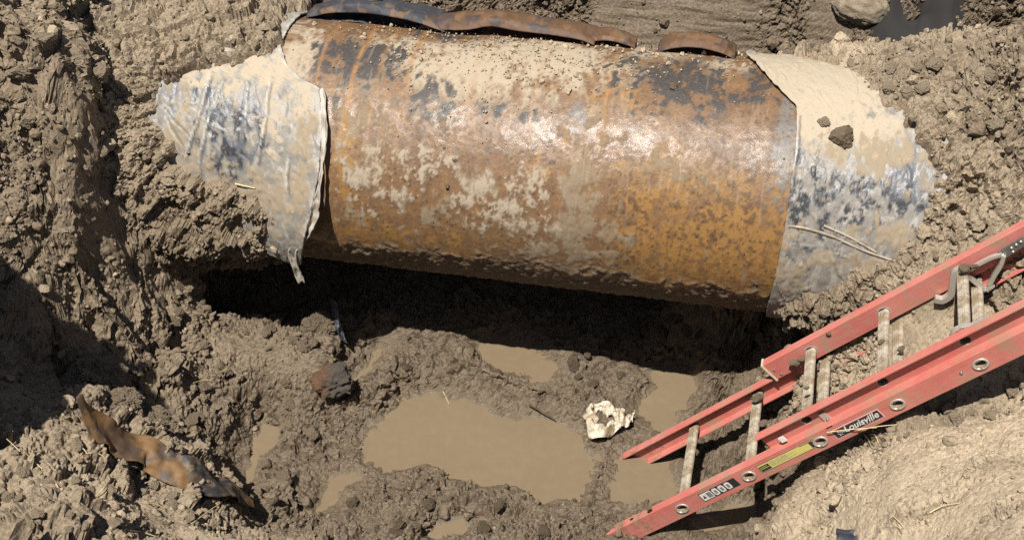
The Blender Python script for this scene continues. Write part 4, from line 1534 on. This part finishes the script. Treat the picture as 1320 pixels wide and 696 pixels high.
LY = .348
lock = stroke('rung_lock', [(1205, 385), (1216, 386), (1226, 378), (1228, 362), (1231, 351), (1240, 346)], LY, .021, .02, ALU_CLEAN, ladder, .9)
lock['label'] = 'hooked aluminium rung lock caked with mud'
stroke('lock_arm', [(1236, 348), (1247, 355), (1258, 364), (1271, 374)], LY - .001, .013, .013, ALU_CLEAN, lock)
stroke('lock_arm', [(1246, 350), (1260, 341), (1278, 332), (1292, 328)], LY + .001, .012, .012, ALU_CLEAN, lock)
stroke('lock_arm', [(1294, 329), (1290, 341), (1281, 356), (1272, 374)], LY, .013, .015, ALU_CLEAN, lock)
stroke('lock_tail', [(1268, 374), (1276, 372), (1281, 368)], LY - .004, .008, .01, ALU_CLEAN, lock)
stroke('mounting_plate', [(1290, 330), (1302, 322), (1318, 312), (1340, 302)], LY + .006, .032, .006, STEEL, lock)
for a, b in ((1304, 320), (1310, 316), (1316, 312), (1306, 325), (1293, 329)):
    x, z = lad(a, b, LY)
    bm = bmesh.new()
    bmesh.ops.create_uvsphere(bm, u_segments=10, v_segments=6, radius=.0045)
    o = obj('rivet', bm_mesh('rivet', bm, True), ALU_CLEAN, lock)
    o.location = (x, LY + .002, z)
lock2 = stroke('rung_lock', [(1226, 434), (1230, 426), (1240, 421), (1255, 418), (1276, 408)], .046, .012, .014, ALU_CLEAN, ladder, .6)
lock2['label'] = 'worn metal rung lock against the near rail'


def rivet(px, py, y, r, mat, par, name='rivet'):
    x, z = lad(px, py, y)
    bm = bmesh.new()
    bmesh.ops.create_uvsphere(bm, u_segments=12, v_segments=6, radius=r)
    for v in bm.verts:
        v.co.y *= .5
    o = obj(name, bm_mesh(name, bm, True), mat, par)
    o.location = (x, y, z)
    return o


rivet(1239, 481, -.001, .006, STEEL, near_rail)
rivet(998, 477, .364, .005, STEEL, far_fly)
rivet(1007, 482, .364, .005, STEEL, far_fly)
# guide bracket and end cap of the sliding section
x, z = lad(1064, 537, .030)
bm = bmesh.new()
box(bm, (x - .012, .026, z - .024), (x + .012, .034, z + .022))
box(bm, (x - .012, .000, z - .024), (x + .012, .0262, z - .019))
o = obj('guide_bracket', bm_mesh('guide_bracket', bm), ALU_CLEAN, near_fly)
rivet(1067, 541, .024, .006, STEEL, o)
CAP = plain('cream_plastic', (.62, .52, .38), .5)
bm = bmesh.new()
box(bm, (.4225, .362, FLY_Z - HH - .003), (.4295, .40, FLY_Z + HH + .003))
o = obj('end_cap', bm_mesh('end_cap', bm), CAP, far_fly)
bm = bmesh.new()
x, z = lad(1009, 565, .012)
box(bm, (x - .010, .006, z - .011), (x + .010, .011, z + .011))
obj('white_tag', bm_mesh('white_tag', bm), plain('white_plastic', (.75, .72, .68), .35), near_fly)

# ------------------------------------------------------------------ stickers on the near rail
STK_BLACK = plain('sticker_black', (.025, .03, .035), .35)
STK_WHITE = plain('sticker_white', (.72, .69, .62), .45)
STK_YEL = plain('sticker_yellow', (.62, .55, .17), .45)
STK_RED = plain('sticker_red', (.45, .06, .07), .4)
STK_GREY = plain('sticker_grey', (.20, .20, .20), .5)


def sticker(name, a, b, hh, mat, lab):
    """flat sticker on the web centred between two measured ends; returns (object, length)"""
    xa, za = lad(*a, -.001)
    xb, zb = lad(*b, -.001)
    L = math.hypot(xb - xa, zb - za)
    bm = bmesh.new()
    box(bm, (-L / 2, -.0009, -hh), (L / 2, -.0003, hh))
    o = obj(name, bm_mesh(name, bm), mat, near_rail)
    o.location = ((xa + xb) / 2, 0, (za + zb) / 2)
    o['label'] = lab
    return o, L


def stick_parts(par, pieces):
    for nm, mat, x0, x1, z0, z1, dy in pieces:
        bm = bmesh.new()
        box(bm, (x0, -.0009 - dy, z0), (x1, -.0008, z1))
        o2 = par.data
        bm2 = bmesh.new()
        bm2.from_mesh(o2)
        n0 = len(bm2.faces)
        tmp = bpy.data.meshes.new('t')
        bm.to_mesh(tmp)
        bm.free()
        bm2.from_mesh(tmp)
        if mat.name not in [m.name for m in o2.materials]:
            o2.materials.append(mat)
        mi = [m.name for m in o2.materials].index(mat.name)
        bm2.faces.ensure_lookup_table()
        for f in bm2.faces[n0:]:
            f.material_index = mi
        bm2.to_mesh(o2)
        bm2.free()
        bpy.data.meshes.remove(tmp)


def text_into(par, txt, size, x, z, mat, shear=.0, dy=.0022, sx=1.0):
    cu = bpy.data.curves.new('lettering', 'FONT')
    cu.body = txt
    cu.size = size
    cu.shear = shear
    cu.align_x = 'CENTER'
    cu.align_y = 'CENTER'
    cu.extrude = .0004
    cu.offset = size * .012
    to = bpy.data.objects.new('lettering', cu)
    COL.objects.link(to)
    dg = bpy.context.evaluated_depsgraph_get()
    me = bpy.data.meshes.new_from_object(to.evaluated_get(dg))
    bpy.data.objects.remove(to)
    o2 = par.data
    bm2 = bmesh.new()
    bm2.from_mesh(o2)
    n0, v0 = len(bm2.faces), len(bm2.verts)
    me.transform(Matrix.Translation((x, -dy, z)) @ Matrix.Rotation(math.pi / 2, 4, 'X') @ Matrix.Diagonal((sx, 1, 1, 1)))
    bm2.from_mesh(me)
    if mat.name not in [m.name for m in o2.materials]:
        o2.materials.append(mat)
    mi = [m.name for m in o2.materials].index(mat.name)
    bm2.faces.ensure_lookup_table()
    for f in bm2.faces[n0:]:
        f.material_index = mi
    bm2.to_mesh(o2)
    bm2.free()


o, L = sticker('name_sticker', (1075, 561), (1136, 532), .021, STK_WHITE, 'black sticker with white lettering and a red border')
h = .021
stick_parts(o, [('b', STK_RED, -L / 2 + .002, L / 2 - .002, -h + .002, h - .002, .0003),
                ('b', STK_BLACK, -L / 2 + .0045, L / 2 - .0045, -h + .0045, h - .0045, .0006)])
stick_parts(o, [('l', STK_WHITE, -L * .40 + k * .008, -L * .40 + k * .008 + .003, -.012 + k * .002, .009 - k * .003, .0009) for k in range(3)]
            + [('l', STK_WHITE, -L * .42, -L * .22, .001 - .004 * k, .0028 - .004 * k, .0009) for k in range(2)])
text_into(o, 'Louisville', .036, L * .075, .002, STK_WHITE, .35, .0024, 1.0)
stick_parts(o, [('s', STK_WHITE, L * .10 + k * .010, L * .10 + k * .010 + .005, -.0135, -.0115, .0009) for k in range(4)])

o, L = sticker('warning_sticker', (978, 605), (1051, 571), .0185, STK_BLACK, 'yellow warning sticker with a black block at its lower end')
stick_parts(o, [('y', STK_YEL, -L / 2 + .002, L / 2 - .002, -.0168, .0168, .0003), ('k', STK_BLACK, -L / 2 + .004, -L / 2 + .045, -.015, .010, .0006),
                ('k', STK_YEL, -L / 2 + .007, -L / 2 + .042, -.004, -.002, .0009), ('k', STK_YEL, -L / 2 + .007, -L / 2 + .036, .003, .0045, .0009),
                ('k', STK_BLACK, L / 2 - .055, L / 2 - .004, .0128, .0150, .0006), ('k', STK_BLACK, L / 2 - .02, L / 2 - .004, -.0150, .0150, .0004)])
rs = random.Random(4)
lines = []
for k in range(7):
    x0 = -L / 2 + .050
    for j in range(3):
        x1 = x0 + rs.uniform(.018, .036)
        if x1 < L / 2 - .024:
            lines.append(('t', STK_GREY, x0, x1, .0105 - .0036 * k, .0117 - .0036 * k, .0005))
        x0 = x1 + .004
stick_parts(o, lines)

o, L = sticker('rating_sticker', (904, 642), (950, 620), .0205, STK_BLACK, 'small black and white pictogram sticker near the foot')
ps = [('w', STK_WHITE, -L / 2 + .003, -L / 2 + .050, -.0175, .0175, .0003), ('w', STK_GREY, -L / 2 + .028, -L / 2 + .047, -.013, .013, .0006),
      ('w', STK_BLACK, -L / 2 + .008, -L / 2 + .020, -.008, -.002, .0006), ('w', STK_BLACK, -L / 2 + .012, -L / 2 + .018, -.002, .006, .0006)]
for k in range(3):
    x0 = -L / 2 + .055 + k * .028
    ps += [('w', STK_WHITE, x0, x0 + .022, -.012, .012, .0003), ('w', STK_WHITE, x0 + .003, x0 + .019, -.0165, .0165, .0004),
           ('w', STK_GREY, x0 + .006, x0 + .016, -.010, .008, .0006)]
stick_parts(o, ps)

# mud stuck on the ladder
for a, b, y, r, par in ((1026, 467, .355, .022, far_fly), (1034, 463, .355, .014, far_fly), (896, 583, .28, .015, None), (889, 586, .26, .012, None), (975, 512, .33, .02, None),
                        (1245, 346, .33, .024, None), (1256, 343, .33, .014, None), (1068, 430, .36, .008, far_fly), (1078, 472, .2, .01, None), (1161, 450, .2, .013, None),
                        (1136, 440, .2, .011, None), (985, 545, .08, .018, None), (995, 575, .05, .02, None), (812, 664, -.002, .008, near_rail), (836, 655, -.002, .01, near_rail),
                        (1040, 500, .1, .01, None), (966, 585, .12, .016, None)):
    x, z = lad(a, b, y)
    o = obj('mud_lump', CLOD_LIB[(random.randrange(8), 1)], SOIL, par or ladder)
    o.location = (x, y, z)
    o.scale = (r * 1.2, r * .8, r * .7)
    o.rotation_euler = (random.random(), random.random(), random.random())


# ------------------------------------------------------------------ litter
def crumple_ring(center, R, label):
    n, m = 110, 16
    rows = []
    for i in range(n + 1):
        a = 2 * math.pi * i / n
        wob_ = 1 + .13 * math.sin(3 * a + 1) + .07 * math.sin(5 * a)
        hw = .021 * (1 + .35 * math.sin(4 * a + 2))
        row = []
        for j in range(m):
            b = j / (m - 1) * 2 - 1
            rad_ = R * wob_ + b * hw
            row.append((center[0] + rad_ * math.cos(a), center[1] + rad_ * math.sin(a) * 1.15,
                        center[2] + .034 * (1 - abs(b) ** 1.6) + .012 * math.sin(5 * a + 3 * b)))
        rows.append(row)

    def colr(p, u, v):
        nb, nc = fbm(p * 22, 4, 3), fbm(p * 60, 3, 4)
        return mixc((.62, .55, .43), (.36, .27, .16), sstep(.0, .45, nb + .5 * nc))
    o = sheet('crumpled_paper', rows, colr, None, PAPER, crumple=.008, sc=80, seed=31, flat=True, thick=.0025)
    return tag(o, label, 'paper')


PAPER = wrap_material('paper_film', .6)
tn = PAPER.node_tree
q = Wz(778, 538, .03)
m = np.hypot(PIN[:, 0] - q[0], PIN[:, 1] - q[1]) < .075
zr = np.percentile(PIN[m, 2], 85)
q = Wz(778, 538, zr + .02)
crumple_ring((q[0], q[1], zr), .056, 'white crumpled paper ring lying in the mud beside the large puddle')
q = Wz(806, 541, zr)
rows = [[(q[0] + .055 * (i / 15 - .5), q[1] + .06 * (j / 11 - .5), zr + .012 + .022 * math.sin(i * .5) * math.cos(j * .6)) for j in range(12)] for i in range(16)]
tag(sheet('crumpled_paper', rows, lambda p, u, v: mixc((.60, .54, .44), (.40, .29, .17), sstep(-.1, .4, fbm(p * 25, 3, 3))), None, PAPER, flat=True, crumple=.01, sc=110, seed=35, thick=.002),
    'small cream scrap of paper touching the right side of the paper ring', 'paper')

# torn wrapping on the lower left mound
path = [(112, 556, .050, .9), (124, 556, .062, 1.0), (140, 566, .048, .5), (160, 577, .045, .25), (190, 592, .045, .2), (220, 606, .042, .2), (250, 616, .048, .3),
        (275, 626, .050, .4), (298, 637, .04, .3), (318, 648, .018, .1), (328, 655, .006, .0)]
cen = []
for a, b, w_, t_ in path:
    q = hit(a, b)
    m = (np.abs(PIN[:, 0] - q[0]) < .05) & (np.abs(PIN[:, 1] - q[1]) < .05)
    zz = np.percentile(PIN[m, 2], 80)
    q = Wz(a, b, zz + .01)
    cen.append((q[0], q[1], zz, w_, t_))
cen = np.array(cen)
cen[:, 2] = np.convolve(np.pad(cen[:, 2], 1, 'edge'), [.25, .5, .25], 'valid') + .026
cen = smooth_path(cen, 110)
rows = []
for i in range(110):
    x, y, z, w_, t_ = cen[i]
    d = cen[min(i + 1, 109)][:2] - cen[max(i - 1, 0)][:2]
    d /= np.linalg.norm(d)
    sd = np.array([-d[1], d[0]])
    row = []
    for v in np.linspace(-1, 1, 20):
        up = t_ * .12 * max(0, v) + .016 * max(0, 1 - abs(v - .1) * 1.2)
        dn = -.03 * max(0, -v - .5)
        row.append((x + sd[0] * v * 1.25 * w_ * (1 - .4 * t_), y + sd[1] * v * 1.25 * w_ * (1 - .4 * t_), z + up + dn))
    rows.append(row)


def strip_color(p, u, v):
    nb, nc = fbm(p * 13, 4, 51), fbm(p * 38, 3, 52)
    c = mixc((.19, .105, .04), (.085, .052, .032), sstep(-.1, .35, nb))
    m = sstep(.50, .60, u + .12 * nb) * sstep(.95, .85, u)
    dk = mixc((.035, .034, .036), (.17, .12, .07), sstep(.05, .3, nc + .5 * nb))
    c = c * (1 - m[:, None]) + dk * m[:, None]
    m = sstep(.25, .45, nc) * .7
    return c * (1 - m[:, None]) + np.array((.07, .055, .045)) * m[:, None]


tag(sheet('torn_pipe_wrap', rows, strip_color, None, STAINED, crumple=.010, sc=26, seed=44, thick=.003),
    'rust stained strip of torn pipe wrapping lying across the lower left mound', 'wrapping')

# rust stained stone, round stone behind the right bank, twig, straw, plastic scrap
def stone(name, pos, sc, seed, colf, label, cat='stone', rot=0.0, sub=5, cuts=7, rough=.75, grime=.55, knob=1.0):
    v, f = clod_shape(sub, seed, cuts, knob)
    t = NT(name + '_surface')
    c = t.attr('col', True)
    n = t.noise(30, 5, .65)
    n2 = t.noise(9, 4, .6)
    c = t.mix(t.ramp(n, .35, .7, 0, grime), c, t.mix(n2, (.12, .09, .06), (.30, .23, .15)))
    t.set(Base_Color=c, Roughness=rough, Normal=t.bump(n, .6, .05))
    me = mesh_np(name, v, tris=f, smooth=True, col=colf(v))
    o = obj(name, me, t.m)
    o.location = pos
    o.scale = sc
    o.rotation_euler = (0, 0, rot)
    return tag(o, label, cat)


q = surf(428, 492)
stone('stained_stone', (q[0], q[1], q[2] + .01), (.09, .07, .09), 302,
      lambda v: mixc((.15, .065, .03), (.075, .068, .06), sstep(-.25, .15, v[:, 0] + .25 * fbm(v * 3, 3, 8))), 'dark stone with a rust orange side, left of the puddle', rot=.1)
q = hit(1108, 26)
q = (q[0], q[1] + .02, q[2] + .055)
stone('round_stone', q, (.10, .09, .095), 315, lambda v: mixc((.30, .235, .16), (.40, .325, .23), sstep(-.3, .3, fbm(v * 3, 3, 8))),
      'round muddy stone behind the crest of the right bank', cuts=1, rough=.9, grime=.2, knob=.35)


def tube(name, pts, r, mat, sides=6, taper=.6):
    p = smooth_path(pts, 12)
    t = np.gradient(p, axis=0)
    t /= np.linalg.norm(t, axis=1, keepdims=True)
    up = np.array([0, 0, 1.0])
    V, F = [], []
    for i in range(12):
        a = np.cross(t[i], up)
        a /= np.linalg.norm(a) + 1e-9
        b = np.cross(a, t[i])
        rr_ = r * (1 - (1 - taper) * i / 11)
        for k in range(sides):
            an = 2 * math.pi * k / sides
            V.append(p[i] + a * rr_ * math.cos(an) + b * rr_ * math.sin(an))
    for i in range(11):
        for k in range(sides):
            F.append((i * sides + k, i * sides + (k + 1) % sides, (i + 1) * sides + (k + 1) % sides, (i + 1) * sides + k))
    return obj(name, mesh_np(name, V, quads=F), mat)


STRAW = plain('straw', (.62, .50, .27), .5, .25, 40)
TWIG = plain('wet_twig', (.06, .045, .03), .5)
for a, b, lab, grp, r in (
        ((10, 565), (25, 582), 1, 0, .0018), ((30, 583), (57, 606), 1, 0, .0024), ((95, 573), (118, 590), 1, 0, .0020), ((112, 584), (140, 593), 1, 0, .0020),
        ((125, 640), (145, 624), 1, 0, .0018), ((165, 685), (200, 693), 1, 0, .0022), ((20, 693), (28, 684), 1, 0, .0018), ((75, 625), (82, 642), 1, 0, .0018),
        ((100, 650), (130, 648), 1, 0, .0020), ((190, 648), (215, 655), 1, 0, .0016), ((163, 680), (176, 664), 1, 0, .0016), ((248, 676), (288, 649), 'dry straw at the right end of the lower left mound', 0, .0026),
        ((150, 507), (166, 501), 'pale straw on the high clod above the torn strip', 0, .0024), ((250, 494), (272, 492), 'thin straw on the brown lumps left of the smooth mud', 0, .0016),
        ((1066, 557), (1130, 551), 'long straw lying across the name sticker of the ladder', 0, .0018), ((1106, 554), (1156, 547), 'straw lying at the upper end of the name sticker', 0, .0018),
        ((1113, 560), (1122, 577), 'short bent straw below the name sticker', 0, .002), ((1121, 560), (1131, 573), 'short straw tip beside the bent straw below the sticker', 0, .002),
        ((1196, 663), (1234, 649), 'long straw lying alone on the sandy bank', 0, .0022), ((1150, 668), (1162, 681), 'short straw left of the long straw on the sandy bank', 0, .0018),
        ((303, 237), (329, 243), 'pale sliver lying on the left pipe wrap', 0, .003)):
    if a[0] in (1066, 1106):
        y = -.012
        pts = []
        for (u_, w_) in (a, ((a[0] + b[0]) / 2, (a[1] + b[1]) / 2 - 1), b):
            x, z = lad(u_, w_, y)
            pts.append(np.array(L_M @ Vector((x, y, z))))
    elif a[0] == 303:
        pts = []
        for (u_, w_) in (a, ((a[0] + b[0]) / 2, (a[1] + b[1]) / 2), b):
            x, ph = pipe_hit(u_, w_, PIPE_R + .03)
            pts.append(_PR @ np.array([x, -math.cos(ph) * (PIPE_R + .03), math.sin(ph) * (PIPE_R + .03)]) + PIPE_C)
    else:
        pts = [surf(*a) + [0, 0, .008], surf((a[0] + b[0]) / 2, (a[1] + b[1]) / 2) + [0, 0, .014], surf(*b) + [0, 0, .008]]
    o = tube('straw', pts, r, STRAW)
    if lab == 1:
        tag(o, 'thin dry straw on the crumbly lower left mound', 'straw', 'straws on the lower left mound')
    else:
        tag(o, lab, 'straw')
o = tube('straw', [Wz(571, 504, .006), Wz(575, 512, .006), Wz(579, 521, .006)], .0018, STRAW)
tag(o, 'tiny straw floating at the top of the large puddle', 'straw')
o = tube('twig', [Wz(682, 522, .035), Wz(698, 530, .04), Wz(716, 541, .02)], .004, TWIG)
tag(o, 'dark wet twig at the far edge of the large puddle', 'twig')
q = surf(1098, 690)
rows = [[(q[0] + .10 * (i / 19 - .5), q[1] - .01 + .07 * (j / 11 - .5), q[2] + .012 + .012 * math.sin(j * .5)) for j in range(12)] for i in range(20)]
tag(sheet('plastic_scrap', rows, lambda p, u, v: mixc((.03, .035, .05), (.22, .17, .11), sstep(.55, .75, u + .2 * fbm(p * 20, 3, 3))), None, STAINED, crumple=.01, sc=60, seed=61, thick=.002),
    'black plastic scrap half buried at the bottom edge of the sandy bank', 'plastic scrap')

# near-black crumpled sheet laid behind the crest of the right bank
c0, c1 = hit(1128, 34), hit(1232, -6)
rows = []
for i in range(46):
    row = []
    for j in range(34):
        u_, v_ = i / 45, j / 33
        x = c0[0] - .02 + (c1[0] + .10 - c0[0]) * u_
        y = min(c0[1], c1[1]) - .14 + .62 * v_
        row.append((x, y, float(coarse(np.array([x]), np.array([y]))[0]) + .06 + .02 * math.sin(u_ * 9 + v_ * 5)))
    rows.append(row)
tag(sheet('dark_sheet', rows, lambda p, u, v: mixc((.012, .012, .014), (.10, .08, .055), sstep(.4, .6, fbm(p * 14, 3, 3))), None, plain('near_black', (.016, .0145, .013), .85),
          mud=lambda n: np.zeros(n), crumple=.02, sc=22, seed=71, thick=.002), 'dark crumpled sheet in the dip behind the right bank', 'plastic sheet')
